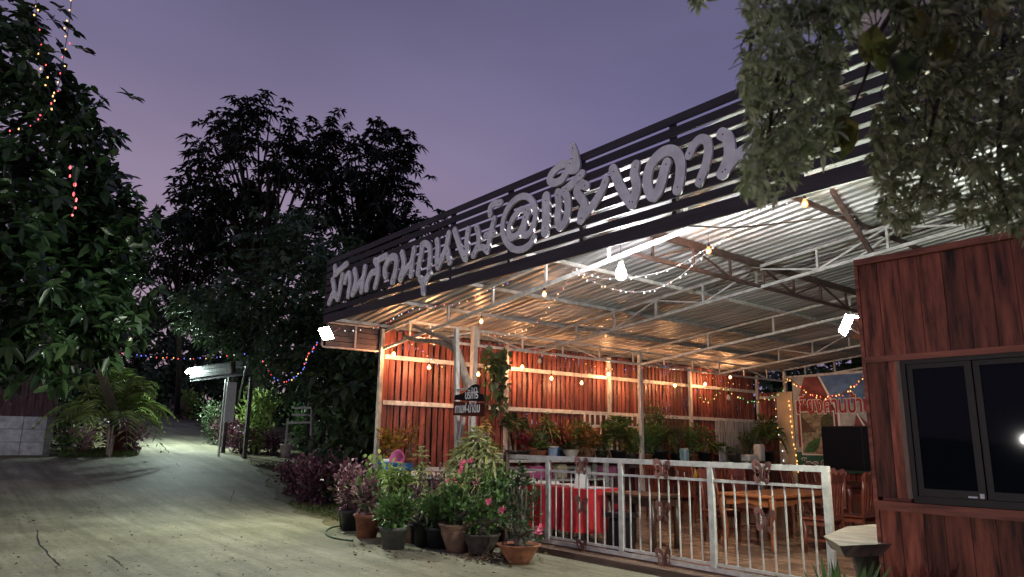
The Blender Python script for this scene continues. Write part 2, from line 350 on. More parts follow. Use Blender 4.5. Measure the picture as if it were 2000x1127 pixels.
# ------------------------------------------------------------------ foliage builder (numpy)
def unit(a): return a/np.maximum(np.linalg.norm(a, axis=-1, keepdims=True), 1e-9)
class Leaves:
    def __init__(s): s.P = []; s.D = []; s.L = []; s.Wd = []; s.V = []; s.B = []
    def add(s, p, d, l, w, var=None, bend=.25):
        p = np.atleast_2d(p); n = len(p); d = unit(np.broadcast_to(np.asarray(d, float), (n, 3)))
        s.P.append(p); s.D.append(d); s.L.append(np.broadcast_to(l, (n,)).astype(float)); s.Wd.append(np.broadcast_to(w, (n,)).astype(float))
        s.V.append(RNG.random(n) if var is None else np.broadcast_to(var, (n,)).astype(float)); s.B.append(np.broadcast_to(bend, (n,)).astype(float))
    def mesh(s, name, off, fine=True):
        P = np.vstack(s.P); D = np.vstack(s.D); L = np.concatenate(s.L); Wd = np.concatenate(s.Wd); V = np.concatenate(s.V); B = np.concatenate(s.B); n = len(P)
        up = np.array([0, 0, 1.])+RNG.normal(0, .45, (n, 3)); side = unit(np.cross(D, up)); nor = np.cross(side, D)
        l = L[:, None]; w = Wd[:, None]; b = B[:, None]; dn = np.array([0, 0, -1.])
        def pt(t, sd, lift): return P+D*l*t+side*w*sd+nor*w*lift+dn*l*b*t*t
        if fine:
            vs = [P, pt(.35, .5, .14), pt(.72, .38, .12), pt(1, 0, 0), pt(.72, -.38, .12), pt(.35, -.5, .14), pt(.5, 0, -.03)]
            fc = [(0, 1, 6), (1, 2, 6), (2, 3, 6), (3, 4, 6), (4, 5, 6), (5, 0, 6)]
        else:
            vs = [P, pt(.45, .5, .12), pt(1, 0, 0), pt(.45, -.5, .12)]; fc = [(0, 1, 2), (0, 2, 3)]
        k = len(vs); A = np.stack(vs, 1).reshape(-1, 3)-np.array(off)
        idx = (np.arange(n)[:, None, None]*k+np.array(fc)[None]).reshape(-1, 3); nf = len(idx)
        me = bpy.data.meshes.new(name); me.vertices.add(len(A)); me.vertices.foreach_set('co', A.astype(np.float32).ravel())
        me.loops.add(nf*3); me.loops.foreach_set('vertex_index', idx.astype(np.int32).ravel())
        me.polygons.add(nf); me.polygons.foreach_set('loop_start', np.arange(0, nf*3, 3, dtype=np.int32)); me.polygons.foreach_set('loop_total', np.full(nf, 3, np.int32))
        me.update(); at_ = me.attributes.new('var', 'FLOAT', 'FACE'); at_.data.foreach_set('value', np.repeat(V, len(fc)).astype(np.float32))
        return me
def rdir(n, up=0.):
    d = RNG.normal(0, 1, (n, 3)); d[:, 2] += up; return unit(d)
def whorl(lv, c, axis, n, l, w, spread=1.1, bend=.3, var=None):
    """n leaves fanned round an axis"""
    axis = np.asarray(axis, float); axis = axis/np.linalg.norm(axis); a = np.cross(axis, [.3, .2, 1.]); a /= np.linalg.norm(a); b = np.cross(axis, a)
    t = np.linspace(0, 2*math.pi, n, endpoint=False)+RNG.random()*6.3
    d = axis*math.cos(spread)+(a*np.cos(t)[:, None]+b*np.sin(t)[:, None])*math.sin(spread)+RNG.normal(0, .12, (n, 3))
    lv.add(np.repeat(np.asarray(c, float)[None], n, 0), d, l*RNG.uniform(.75, 1.15, n), w*RNG.uniform(.8, 1.15, n), var, bend)

# ================================================================== THE SETTING
def interp(tbl, x):
    xs = [p[0] for p in tbl]; return float(np.interp(x, xs, [p[1] for p in tbl]))
# ground: one sheet to the horizon, rising towards the far left
mb = MB(); xs = sorted(set([-220, -150, -100, -70, -56]+[-48.5+i*.75 for i in range(60)]+[-4, 0, 6, 15, 40, 90])); ys = [-120, -60, -30, -18, -10, -5, 0, 4, 8, 12, 16, 20, 26, 34, 48, 80, 160]
vs = [(x, y, gz(x)-.012) for x in xs for y in ys]; ny = len(ys)
mb.add(vs, [(i*ny+j, (i+1)*ny+j, (i+1)*ny+j+1, i*ny+j+1) for i in range(len(xs)-1) for j in range(ny-1)])
ground = struct('ground', mb, M_earth)
# concrete driveway between two edges, draped on the ground
RIGHT = [(-46, 12.6), (-41, 11.2), (-34, 9.85), (-28.9, 9.0), (-24.2, 8.4), (-21.5, 8.0), (-18.5, 7.15), (-16.1, 6.55), (-13, 6.0), (-11.4, 5.75), (-9.7, 6.9), (9, 6.9)]
LEFT = [(-46, 11.2), (-41.8, 10.0), (-39, 8.9), (-34.9, 7.6), (-28.7, 6.0), (-26.0, 5.5), (-25.3, 3.6), (-24.8, 1.8), (-24, 0.2), (-22, -4), (-18, -12), (-8, -16), (9, -16)]
mb = MB(); xs = [-46+i*.4 for i in range(138)]; K = 40; vs = []
for x in xs:
    a = interp(LEFT, x)+.10*math.sin(x*2.1)+.07*math.sin(x*5.3); b = interp(RIGHT, x)+(.10*math.sin(x*2.7)+.06*math.sin(x*6.1) if x < -10 else 0)
    for k in range(K+1): vs.append((x, a+(b-a)*k/K, gz(x)+.004))
mb.add(vs, [(i*(K+1)+j, (i+1)*(K+1)+j, (i+1)*(K+1)+j+1, i*(K+1)+j+1) for i in range(len(xs)-1) for j in range(K)])
driveway = struct('driveway', mb, M_concrete)
def crack(pix, w=.016):
    pts = []
    for (x0, y0), (x1, y1) in zip(pix[:-1], pix[1:]):
        for k in range(7): t = k/7; pts.append(gat(x0+(x1-x0)*t+random.uniform(-2.2, 2.2), y0+(y1-y0)*t+random.uniform(-.8, .8)))
    mb = MB(); vs = []
    for i, p in enumerate(pts):
        d = (pts[min(i+1, len(pts)-1)]-pts[max(i-1, 0)]); n = Vector((-d.y, d.x, 0)).normalized()*w*random.uniform(.3, 1); n *= min(1, .2+i*.4, .2+(len(pts)-1-i)*.4)
        vs += [(p.x+n.x, p.y+n.y, gz(p.x)+.008), (p.x-n.x, p.y-n.y, gz(p.x)+.008)]
    mb.add(vs, [(2*i, 2*i+1, 2*i+3, 2*i+2) for i in range(len(pts)-1)]); struct('crack', mb, M_crack, driveway)
for pix, w in (([(72, 1035), (78, 1065), (100, 1090), (122, 1110)], .014), ([(210, 1085), (232, 1100), (243, 1112)], .012), ([(398, 905), (440, 910), (505, 911)], .03), ([(503, 918), (520, 926), (545, 938)], .03),
               ([(345, 905), (350, 915)], .02), ([(310, 860), (330, 885), (370, 890)], .03), ([(450, 985), (460, 950)], .016), ([(20, 980), (120, 985), (260, 975)], .012)): crack(pix, w)
# dining floor slab and its tiles
mb = MB().box(-13.1, 1.5, 6.98, 21.0, -.02, .045); floor = struct('dining_floor', mb, M_grout)
TX, TY = .60, .30; tile_me = bevel_box('tile', TX-.012, TY-.012, .02, .004); tile_me.materials.append(M_tile)
row = 0; y = 7.0+TY/2; ntile = 0
while y < 12.4:
    x = -11.2+(.3 if row % 2 else 0)
    xmax = -2.9
    while x < xmax:
        if ntile < 300 and x > -10.6+.0*(y-7):
            o = link(bpy.data.objects.new('tile', tile_me), floor); o.location = (x, y, .047); o.rotation_euler = (random.uniform(-.002, .002), random.uniform(-.002, .002), 0); ntile += 1
        x += TX
    y += TY; row += 1
mb = MB()
y = y
while y < 20.8:
    x = -12.9+(.3 if row % 2 else 0)
    while x < 0: mb.box(x-TX/2+.006, x+TX/2-.006, y-TY/2+.006, y+TY/2-.006, .04, .057); x += TX
    y += TY; row += 1
o = struct('floor_tiles', mb, M_tile, floor); o['kind'] = 'stuff'
# timber kerb and gate track along the floor's front edge
struct('floor_edge_kerb', MB().box(-9.75, 1.4, 6.86, 6.975, -.02, .085), mat('kerb_timber', (.16, .10, .075), .8, var=.4, scale=5, stretch=(.4, 3, 3)), floor)
struct('gate_track', MB().box(-9.7, -2.9, 7.235, 7.29, .057, .075), M_dsteel, floor)
struct('track_edge_tile', MB().box(-9.75, 1.4, 6.985, 7.0, .046, .06), M_clay, floor)

# ================================================================== PAVILION: frame, roof, wall
XL, YB, YF, YG = -13.25, 20.95, 5.94, 7.26
RX1 = .9
pav = Thing('dining_pavilion', 'open dining pavilion with galvanised mono-pitch roof on white steel trusses', 'pavilion', (XL, YG, 0))
# roof sheets, ribs running down the slope
per, rh = .19, .040; prof = [(0, 0), (.085, 0), (.105, rh), (.155, rh), (.175, 0)]
def roof_sheet(y0, n=4, x0=XL-.18, x1=RX1):
    mb = MB(); pts = []
    for k in range(n):
        for (dy, dz) in prof: pts.append((y0+k*per+dy, dz))
    pts.append((y0+n*per+.02, 0)); m = 18; vs = []
    for i in range(m+1):
        x = x0+(x1-x0)*i/m
        for (yy, dz) in pts: vs.append((x, yy, roofz(x)+dz+.004*math.sin(x*1.7+yy*2.3)))
    q = len(pts); return mb.add(vs, [(i*q+j, i*q+j+1, (i+1)*q+j+1, (i+1)*q+j) for i in range(m) for j in range(q-1)])
y = 5.97; k = 0
while y < 21.1:
    mb = roof_sheet(y); dz = .0022*(k % 2); mb.v = [(a, b, c+dz) for a, b, c in mb.v]; pav.part('roof_sheet', mb, M_roof); y += 4*per; k += 1
# purlins along the building
for px, m in ((-13.0, M_steel), (-11.32, M_steel), (-9.80, M_steel), (-8.12, M_white), (-6.46, M_dsteel), (-4.62, M_dsteel), (-2.9, M_dsteel), (-1.2, M_dsteel), (.3, M_dsteel)):
    z = roofz(px)-.035; pav.part('purlin', MB().bar((px, 6.05, z), (px, 21.05, z), .05, .06), m)
# trusses across the building
def cross_truss(y, x0, x1, m, zig, step=1.12, first=0.):
    top = pav.part('roof_truss', MB().bar((x0, y, roofz(x0)-.095), (x1, y, roofz(x1)-.095), .045), m)
    pav.part('bottom_chord', MB().bar((x0, y, roofz(x0)-.45), (x1, y, roofz(x1)-.45), .05), m, top)
    x = x0+.75+first; i = 0
    while x < x1:
        pav.part('strut', MB().bar((x, y, roofz(x)-.425), (x, y, roofz(x)-.117), .036), m, top)
        if zig:
            xa, xb = x, x+step
            if xb < x1:
                (za, zb) = (roofz(xa)-.425, roofz(xb)-.12) if i % 2 else (roofz(xa)-.12, roofz(xb)-.425)
                pav.part('brace', MB().bar((xa+.02, y+.004, za), (xb-.02, y+.004, zb), .028), m, top)
        x += step; i += 1
cross_truss(7.26, -13.2, .6, M_white, False, 1.35, .25)
cross_truss(10.55, -12.2, .6, M_steel, True, 1.08, .6)
cross_truss(14.05, -12.2, .6, M_white, False, 1.7, 1.4)
cross_truss(17.42, -12.2, .6, M_white, True, .95, 1.2)
cross_truss(20.9, -12.2, .6, M_white, False, 1.9, .0)
# long truss under the dark purlin, and the low long truss near the plank wall
def long_truss(x, zt, zb, y0, y1, m, step, m2=None):
    top = pav.part('long_truss', MB().bar((x, y0, zt), (x, y1, zt), .045), m)
    pav.part('bottom_chord', MB().bar((x, y0, zb), (x, y1, zb), .05), m2 or m, top)
    y = y0+.5; i = 0
    while y < y1:
        pav.part('strut', MB().bar((x, y, zb+.026), (x, y, zt-.024), .034), m, top)
        if y+step < y1:
            za, zc = (zt-.02, zb+.02) if i % 2 else (zb+.02, zt-.02)
            pav.part('brace', MB().bar((x+.004, y+.02, za), (x+.004, y+step-.02, zc), .028), m, top)
        y += step; i += 1
long_truss(-6.46, 4.44, 4.09, 7.3, 17.4, M_dsteel, .95)
long_truss(-12.15, 3.79, 3.475, 7.2, 20.9, M_white, 1.22)
pav.part('brace', MB().bar((-4.19, 8.63, 4.70), (-4.70, 10.9, 4.26), .06), M_dsteel)
pav.part('brace', MB().bar((-4.8, 10.56, 4.28), (-3.9, 10.56, 4.75), .03), M_steel)
# posts
def post(p, z1, r=.045, m=M_post): return pav.part('post', MB().bar((p[0], p[1], .04), (p[0], p[1], z1), r*2), m)
post((XL+.03, 7.22), 3.76, .04)
pfront = onroof(927, 640, -.1); post((pfront.x, pfront.y), pfront.z+.02, .055)
post((-12.15, 14.05), 3.78, .045); post((-12.15, 20.9), 3.78, .045); post((-6.46, 20.9), 4.05, .05); post((-2.2, 20.9), 4.4, .05)
for yy in (10.5, 13.98, 17.42, 20.93): post((XL+.09, yy), 3.72, .04)
# back beam over the banner
pav.part('back_beam', MB().bar((-12.1, 20.86, 3.58), (.6, 20.86, 3.72), .06, .09), M_white)
pav.part('strut', MB().bar((-10.5, 20.88, 3.63), (-10.5, 20.88, 4.04), .05), M_steel)

# red plank side wall
wall = Thing('plank_wall', 'red varnished plank side wall with white rails behind the potted plants', 'wall', (XL, YG, 0))
bd = bevel_box('board', .03, .124, 3.74, .008); bd.materials.append(M_boards)
y = 7.34
while y < 20.9:
    o = wall.inst('board', bd, None, (XL+random.uniform(-.008, .008), y, 1.90+random.uniform(-.025, .01)), (random.uniform(-.004, .004), random.uniform(-.003, .003), random.uniform(-.09, .09)), (1, random.uniform(.88, 1.1), 1)); y += .158
for z in (3.19, 2.25, .9): wall.part('rail', MB().box(XL+.02, XL+.055, 7.3, 20.9, z-.045, z+.045), M_white)
# back wall (short plank section beside the cream board)
bw = Thing('back_plank_wall', 'short plank section of the back wall beside the cream board', 'wall', (-13.0, YB, 0))
bd2 = bevel_box('board', .138, .024, 3.1, .004); bd2.materials.append(M_boards)
x = -13.1
while x < -9.3: bw.inst('board', bd2, None, (x, YB+.02+random.uniform(-.006, .006), 1.6), (0, 0, random.uniform(-.04, .04))); x += .158
for z in (3.0, 2.25): bw.part('rail', MB().box(-13.1, -12.45, YB-.03, YB-.002, z-.04, z+.04), M_white)
# pale picket strips leaning in front of the plank wall
def pickets(name, label, y0, y1, z0, z1, m, pitch=.11, w=.05):
    t = Thing(name, label, 'fence', (XL+.12, y0, 0)); me = bevel_box('picket', .018, w, z1-z0, .003); me.materials.append(m); y = y0
    while y < y1: t.inst('picket', me, None, (XL+.14, y, (z0+z1)/2+random.uniform(-.04, .04)), (random.uniform(-.03, .03), 0, 0)); y += pitch
    t.part('rail', MB().box(XL+.10, XL+.128, y0-.05, y1, z0+.25, z0+.32), m)
    t.part('rail', MB().box(XL+.10, XL+.128, y0-.05, y1, z1-.32, z1-.25), m); return t
pickets('white_picket_screen', 'white picket screen behind the tall potted palms', 13.0, 15.6, 1.0, 2.2, M_plastic, .2, .06)
pickets('grey_slat_screen', 'weathered grey slat screen beside the far wall corner', 18.55, 20.7, .9, 2.2, mat('grey_slat', (.42, .42, .42), .7, var=.4, scale=6, stretch=(3, 3, .4), rand=.2), .125, .10)

# ------------------------------------------------------------------ slatted fascia, its side return and the sign letters
fa = Thing('slatted_fascia', 'dark slatted fascia board carrying the sign letters along the roof edge', 'fascia', (XL, YF, 3.74))
FX0, FX1, FZ = -13.28, .9, 3.735
for k in range(9):
    z0, z1 = (FZ, FZ+.165) if k == 0 else (FZ+.165+.042+(k-1)*.141, FZ+.165+.042+(k-1)*.141+.098)
    fa.part('slat', MB().box(FX0, FX1, YF-.012, YF+.012, z0, z1), M_slat)
x = -4.62
for i in range(-4, 7):
    ux = -4.62-1.42*i
    if FX0 < ux < FX1: fa.part('upright', MB().box(ux-.03, ux+.03, YF+.015, YF+.075, FZ+.02, FZ+1.27), M_slat)
fa.part('end_board', MB().box(FX0-.03, FX0-.002, YF-.014, YF+.05, FZ, FZ+1.29), M_slat)
sr = Thing('side_fascia', 'short slatted side return of the fascia beside the corner floodlight', 'fascia', (XL, YF, 3.28))
for k in range(4): sr.part('slat', MB().box(XL-.06, XL-.04, YF+.06, 7.16, 3.31+k*.112, 3.31+k*.112+.10), M_slat2)
M_pinkst = mat('pinkish_frame_steel', (.55, .42, .42), .5, var=.2)
sr.part('frame_tube', MB().tube([(XL, 7.16, 3.29), (XL, YF+.0, 3.275), (XL, YF-.03, 3.30), (XL, YF-.03, 3.42)], .022, 8), M_pinkst, smooth=True)
sr.part('frame_tube', MB().bar((XL, 6.62, 3.30), (XL, 6.62, 3.77), .035), M_pinkst)
sr.part('frame_tube', MB().bar((XL, YF+.06, 3.77), (XL, 7.16, 3.78), .035), M_pinkst)

ZA = (630, 440, 6.2625); ZB = (820, 360, 6.2625); ZC = (960, 270, 5.368); ZD = (1180, 220, 5.122)
LETTERS = [
 (ZA, [[(118, 668), (130, 730), (135, 800), (105, 870), (74, 945)], [(105, 865), (150, 850), (180, 893)], [(180, 893), (205, 790), (220, 690), (238, 612)]], 44),
 (ZA, [[(145, 510), (150, 560), (146, 602)], [(148, 600), (220, 530), (288, 475)]], 42),
 (ZA, [[(268, 690), (285, 625), (318, 588), (330, 640), (325, 740), (305, 862)]], 40),
 (ZA, [[(385, 550), (402, 630), (395, 710), (362, 838)], [(362, 838), (440, 715), (490, 640), (512, 515)], [(485, 660), (478, 740), (470, 803)]], 46),
 (ZA, [[(530, 780), (545, 690), (590, 590), (645, 565)], [(635, 430), (665, 490), (672, 580), (655, 680), (635, 750)], [(650, 440), (700, 410), (772, 374)]], 46),
 (ZA, [[(768, 620), (755, 560), (775, 470), (835, 390), (890, 400), (895, 490), (880, 580), (850, 686)]], 52),
 (ZA, [[(967, 336), (985, 410), (985, 490), (960, 590), (945, 652)], [(945, 652), (1020, 530), (1080, 450), (1115, 290)], [(1088, 440), (1085, 530), (1076, 608)]], 50),
 (ZA, [[(1160, 585), (1180, 450), (1205, 330), (1212, 250)], [(1208, 240), (1250, 220), (1300, 260), (1310, 350), (1305, 440), (1295, 536)]], 50),
 (ZA, [[(1188, 650), (1215, 700), (1228, 820)], [(1230, 720), (1268, 645), (1306, 584)]], 52),
 (ZB, [[(205, 688), (215, 780), (205, 900), (215, 1012)], [(215, 1012), (270, 890), (320, 760), (350, 600)], [(330, 800), (345, 880), (360, 952)]], 52),
 (ZB, [[(422, 560), (460, 680), (500, 800), (546, 905)], [(546, 905), (578, 780), (568, 690), (588, 550)]], 54),
 (ZB, [[(690, 525), (715, 610), (715, 700), (690, 780), (648, 868)], [(690, 785), (770, 770), (820, 818)], [(820, 818), (845, 690), (870, 560), (906, 420)], [(800, 625), (860, 605), (905, 590)]], 52),
 (ZB, [[(856, 368), (855, 300), (892, 240), (985, 222)]], 52),
 (ZB, [[(1390, 650), (1340, 735), (1240, 795), (1140, 788), (1060, 712), (1013, 600), (1013, 460), (1055, 325), (1130, 215), (1230, 150), (1320, 156), (1388, 235), (1412, 350), (1400, 450), (1360, 560), (1310, 618), (1265, 600), (1290, 450), (1335, 300)],
       [(1310, 312), (1230, 312), (1145, 400), (1092, 520), (1092, 620), (1150, 640), (1215, 585), (1260, 490), (1290, 380)]], 54),
 (ZC, [[(568, 615), (570, 800), (560, 980)]], 68),
 (ZC, [[(692, 568), (700, 700), (690, 830), (712, 930), (770, 870), (798, 740), (788, 620), (755, 545)], [(765, 545), (850, 470), (945, 372)]], 54),
 (ZC, [[(840, 262), (740, 275), (645, 350), (604, 430), (650, 466), (735, 430), (795, 340), (890, 318), (878, 180), (845, 85)]], 48),
 (ZC, [[(990, 500), (930, 482), (890, 560), (930, 625), (968, 690), (940, 780), (928, 855)], [(930, 855), (1010, 760), (1100, 640), (1160, 530), (1192, 446)]], 58),
 (ZD, [[(84, 565), (130, 680), (190, 800), (272, 915)], [(275, 915), (312, 800), (318, 700), (296, 620), (312, 524)]], 66),
 (ZD, [[(730, 768), (755, 650), (760, 500), (720, 405), (650, 375), (560, 410), (470, 510), (432, 620), (432, 740), (478, 835), (535, 790), (572, 680), (600, 570), (622, 505)]], 68),
 (ZD, [[(845, 425), (890, 330), (960, 262), (1030, 292), (1035, 420), (1000, 560), (948, 695)]], 62),
 (ZD, [[(1175, 210), (1235, 255), (1252, 400), (1210, 540), (1178, 605)], [(1190, 600), (1300, 450), (1450, 345)], [(1535, 120), (1500, 240), (1475, 400), (1500, 515)]], 84)]
def stroke_mesh(name, strokes, widths, step, thick, place):
    """union of round-ended strokes in (u,v) metres -> solid board; place(u,v,depth) -> world"""
    segs = [(np.array(a), np.array(b), w) for st, w in zip(strokes, widths) for a, b in zip(st[:-1], st[1:])]
    A = np.array([p for st in strokes for p in st]); mw = max(widths); lo = A.min(0)-mw; hi = A.max(0)+mw
    nx, ny = int((hi[0]-lo[0])/step)+2, int((hi[1]-lo[1])/step)+2
    gx = lo[0]+np.arange(nx)*step; gy = lo[1]+np.arange(ny)*step; G = np.stack(np.meshgrid(gx, gy, indexing='ij'), -1); D = np.full((nx, ny), 9.)
    for a, b, w in segs:
        d = b-a; t = np.clip(((G-a)@d)/max(d@d, 1e-12), 0, 1); D = np.minimum(D, np.linalg.norm(G-a-t[..., None]*d, axis=-1)-w/2)
    V = []; idx = {}; faces = []; edges = []
    def vid(key, p):
        if key not in idx: idx[key] = len(V); V.append(p)
        return idx[key]
    def corner(i, j): return vid((i, j), (gx[i], gy[j]))
    def cut(i, j, i2, j2):
        k = (min((i, j), (i2, j2)), max((i, j), (i2, j2))); (a, b) = k; da, db = D[a], D[b]; t = da/(da-db)
        return vid(k, (gx[a[0]]+(gx[b[0]]-gx[a[0]])*t, gy[a[1]]+(gy[b[1]]-gy[a[1]])*t))
    for i in range(nx-1):
        for j in range(ny-1):
            cs = [(i, j), (i+1, j), (i+1, j+1), (i, j+1)]; ins = [D[c] < 0 for c in cs]
            if not any(ins): continue
            poly = []; cutpos = []
            for k in range(4):
                if ins[k]: poly.append(corner(*cs[k]))
                if ins[k] != ins[(k+1) % 4]: cutpos.append(len(poly)); poly.append(cut(*cs[k], *cs[(k+1) % 4]))
            if len(poly) >= 3: faces.append(tuple(poly))
            n = len(poly)
            for q in range(n):
                if q in cutpos and (q+1) % n in cutpos: edges.append((poly[q], poly[(q+1) % n]))
    mb = MB(); n = len(V)
    mb.add([place(u, v, 0) for u, v in V]+[place(u, v, thick) for u, v in V], faces+[tuple(i+n for i in reversed(f)) for f in faces]+[(a, a+n, b+n, b) for a, b in edges])
    return mb
def smooth_line(pts, n=5):
    P = np.array(pts, float); out = []
    if len(P) < 3: return [tuple(p) for p in P]
    Q = np.vstack([2*P[0]-P[1], P, 2*P[-1]-P[-2]])
    for i in range(1, len(Q)-2):
        for k in range(n):
            t = k/n; a, b, c, d = Q[i-1], Q[i], Q[i+1], Q[i+2]
            out.append(tuple(.5*((2*b)+(-a+c)*t+(2*a-5*b+4*c-d)*t*t+(-a+3*b-3*c+d)*t**3)))
    return out+[tuple(P[-1])]
YS = YF-.05
sign = Thing('sign_lettering', 'pale grey cut-out letters of the long sign on the dark fascia', 'sign', (XL+.3, YS, 4.2))
for (ox, oy, sc), strokes, w in LETTERS:
    st3 = []; ws = []
    for s_ in strokes:
        pts = smooth_line(s_); q = [at(ox+x/sc, oy+y/sc, Y=YS) for x, y in pts]; st3.append([(p.x, p.z) for p in q])
        m = pts[len(pts)//2]; a = at(ox+m[0]/sc, oy+m[1]/sc, Y=YS); b = at(ox+(m[0]+w*.5)/sc, oy+m[1]/sc, Y=YS); c = at(ox+m[0]/sc, oy+(m[1]+w*.5)/sc, Y=YS)
        ws.append(((b-a).length*.45+(c-a).length*.55)*2*(1.2 if sc > 6 else 1.42))
    lo_ = sign.part('letter', stroke_mesh('letter', st3, ws, .016, .03, lambda u, v, d: (u, YS+d, v)), M_letter)
    for s_ in st3:
        for (u, v) in (s_[1], s_[-2]): sign.part('screw', MB().tube([(u, YS-.004, v), (u, YS+.002, v)], .009, 8), M_dsteel, lo_)

# ------------------------------------------------------------------ kiosk with serving window
KY, KX0, KX1 = 6.2, -2.84, .6
kio = Thing('wooden_kiosk', 'varnished reddish wooden kiosk with a dark sliding serving window', 'kiosk', (KX0, KY, 0))
x = KX0; ws_ = [.16, .175, .15, .18, .165, .17, .155]; i = 0
while x < KX1-.02:
    w = ws_[i % 7]; w = min(w, KX1-x)
    for (z0, z1) in ((0.0, 1.0), (2.25, 3.05)):
        mb = MB().box(x+.002, x+w-.002, KY+random.uniform(0, .004), KY+.03, z0, z1); c = (x+w/2, KY, (z0+z1)/2)
        me = mb.mesh('plank', c); me.materials.append(M_kiosk); o = kio.inst('plank', me, None, c)
    x += w; i += 1
for (xa, xb) in ((KX0, KX0+.15), (KX0+.153, KX0+.275)):
    c = ((xa+xb)/2, KY, 1.6); me = MB().box(xa, xb-.002, KY+.002, KY+.03, 1.10, 2.2).mesh('plank', c); me.materials.append(M_kiosk); kio.inst('plank', me, None, c)
kio.part('top_cap', MB().box(KX0-.02, KX1, KY-.035, KY+.05, 3.052, 3.105), M_kioskh)
kio.part('head_rail', MB().box(KX0-.005, KX1, KY-.022, KY+.03, 2.2, 2.248), M_kioskh)
kio.part('sill', MB().box(KX0+.0, KX1, KY-.085, KY+.03, 1.002, 1.072), M_kioskh)
kio.part('sill_block', MB().box(KX0+.05, KX0+.27, KY-.03, KY-.001, 1.074, 1.1), M_kioskh)
kio.part('corner_post', MB().box(KX0-.035, KX0-.003, KY-.004, KY+.10, 0, 3.05), M_kioskh)
kio.part('side_panel', MB().box(KX0-.03, KX0-.005, KY+.102, 8.6, 0, 3.04), M_kiosk)
kio.part('back_panel', MB().box(KX0, KX1, 8.58, 8.61, 0, 3.04), M_kiosk)
kio.part('ceiling_panel', MB().box(KX0, KX1, KY+.035, 8.57, 3.0, 3.03), M_kiosk)
kio.part('floor_panel', MB().box(KX0, KX1, KY+.035, 8.57, .05, .08), M_kiosk)
kio.part('right_panel', MB().box(KX1+.002, KX1+.03, KY, 8.6, 0, 3.04), M_kiosk)
kio.part('inner_counter', MB().box(KX0+.05, KX1-.05, KY+.3, KY+.85, .92, .97), M_dtable)
wx0 = KX0+.28; win = kio.part('sliding_window', MB().box(wx0, KX1, KY-.01, KY+.06, 2.165, 2.199), M_alu)
kio.part('window_frame', MB().box(wx0, KX1, KY-.01, KY+.06, 1.074, 1.125), M_alu, win)
kio.part('window_frame', MB().box(wx0, wx0+.035, KY-.012, KY+.058, 1.126, 2.164), M_alu, win)
kio.part('jamb_strip', MB().box(wx0-.04, wx0-.002, KY-.015, KY+.02, 1.101, 2.198), mat('worn_jamb', (.27, .17, .11), .6, var=.4, scale=6, stretch=(3, 3, .5)), win)
for j, (a, b) in enumerate(((wx0+.037, -2.05), (-2.045, -1.15), (-1.145, .55))):
    fy = KY+.012+.018*(j % 2)
    for (xa, xb, za, zb) in ((a, b, 1.127, 1.185), (a, b, 2.125, 2.163), (a, a+.045, 1.186, 2.124), (b-.05, b, 1.186, 2.124)):
        kio.part('sash_bar', MB().box(xa, xb, fy-.008, fy+.012, za, zb), M_alu, win)
    kio.part('pane', MB().box(a+.045, b-.05, fy, fy+.005, 1.185, 2.125), M_glass, win)
kio.part('latch', MB().box(-2.09, -2.06, KY-.006, KY+.003, 1.135, 1.17), M_plastic, win)
kio.part('latch', MB().box(-2.17, -2.11, KY-.004, KY+.003, 1.135, 1.148), M_plastic, win)

# ------------------------------------------------------------------ sliding gate with butterflies
GX = [-9.6, -8.07, -6.64, -5.235, -3.835]; GT = 1.30
gate = Thing('sliding_gate', 'pale grey steel sliding gate with vertical bars and brown butterflies', 'gate', (GX[0], YG, .07))
gate.part('top_rail', MB().bar((GX[0]-.03, YG, GT-.03), (GX[-1]+.04, YG, GT-.03), .05, .062), M_gate)
gate.part('mid_rail', MB().bar((GX[0]+.03, YG, 1.09), (GX[-1]-.03, YG, 1.09), .03, .03), M_gate)
gate.part('low_rail', MB().bar((GX[0]+.03, YG, .165), (GX[-1]-.03, YG, .165), .03, .03), M_gate)
gate.part('foot_rail', MB().bar((GX[1]-1.0, YG, .105), (GX[-1], YG, .105), .045, .05), M_gate)
for i, x in enumerate(GX):
    gate.part('gate_post', MB().box(x-.036, x+.036, YG-.026, YG+.026, .13 if i else .6, GT-.062), M_gate)
bar = bevel_box('bar', .018, .018, .89, .003); bar.materials.append(M_gate)
for a, b in zip(GX[:-1], GX[1:]):
    for k in range(1, 9): gate.inst('bar', bar, None, (a+(b-a)*k/9+random.uniform(-.006, .006), YG, .628))
gate.part('end_brace', MB().bar((GX[0]-.0, YG, .62), (GX[0]-.22, YG, .95), .05), M_gate)
gate.part('end_brace', MB().bar((GX[0]-.24, YG, .93), (GX[0]-.24, YG, 1.30), .05), M_gate)
gate.part('end_brace', MB().bar((GX[0]-.27, YG, 1.27), (GX[0]-.03, YG, 1.27), .05), M_gate)
BW = [(.01, .02), (.02, .10), (.06, .17), (.13, .19), (.165, .15), (.15, .07), (.11, .015), (.13, -.04), (.115, -.10), (.07, -.13), (.03, -.08), (.01, -.02)]
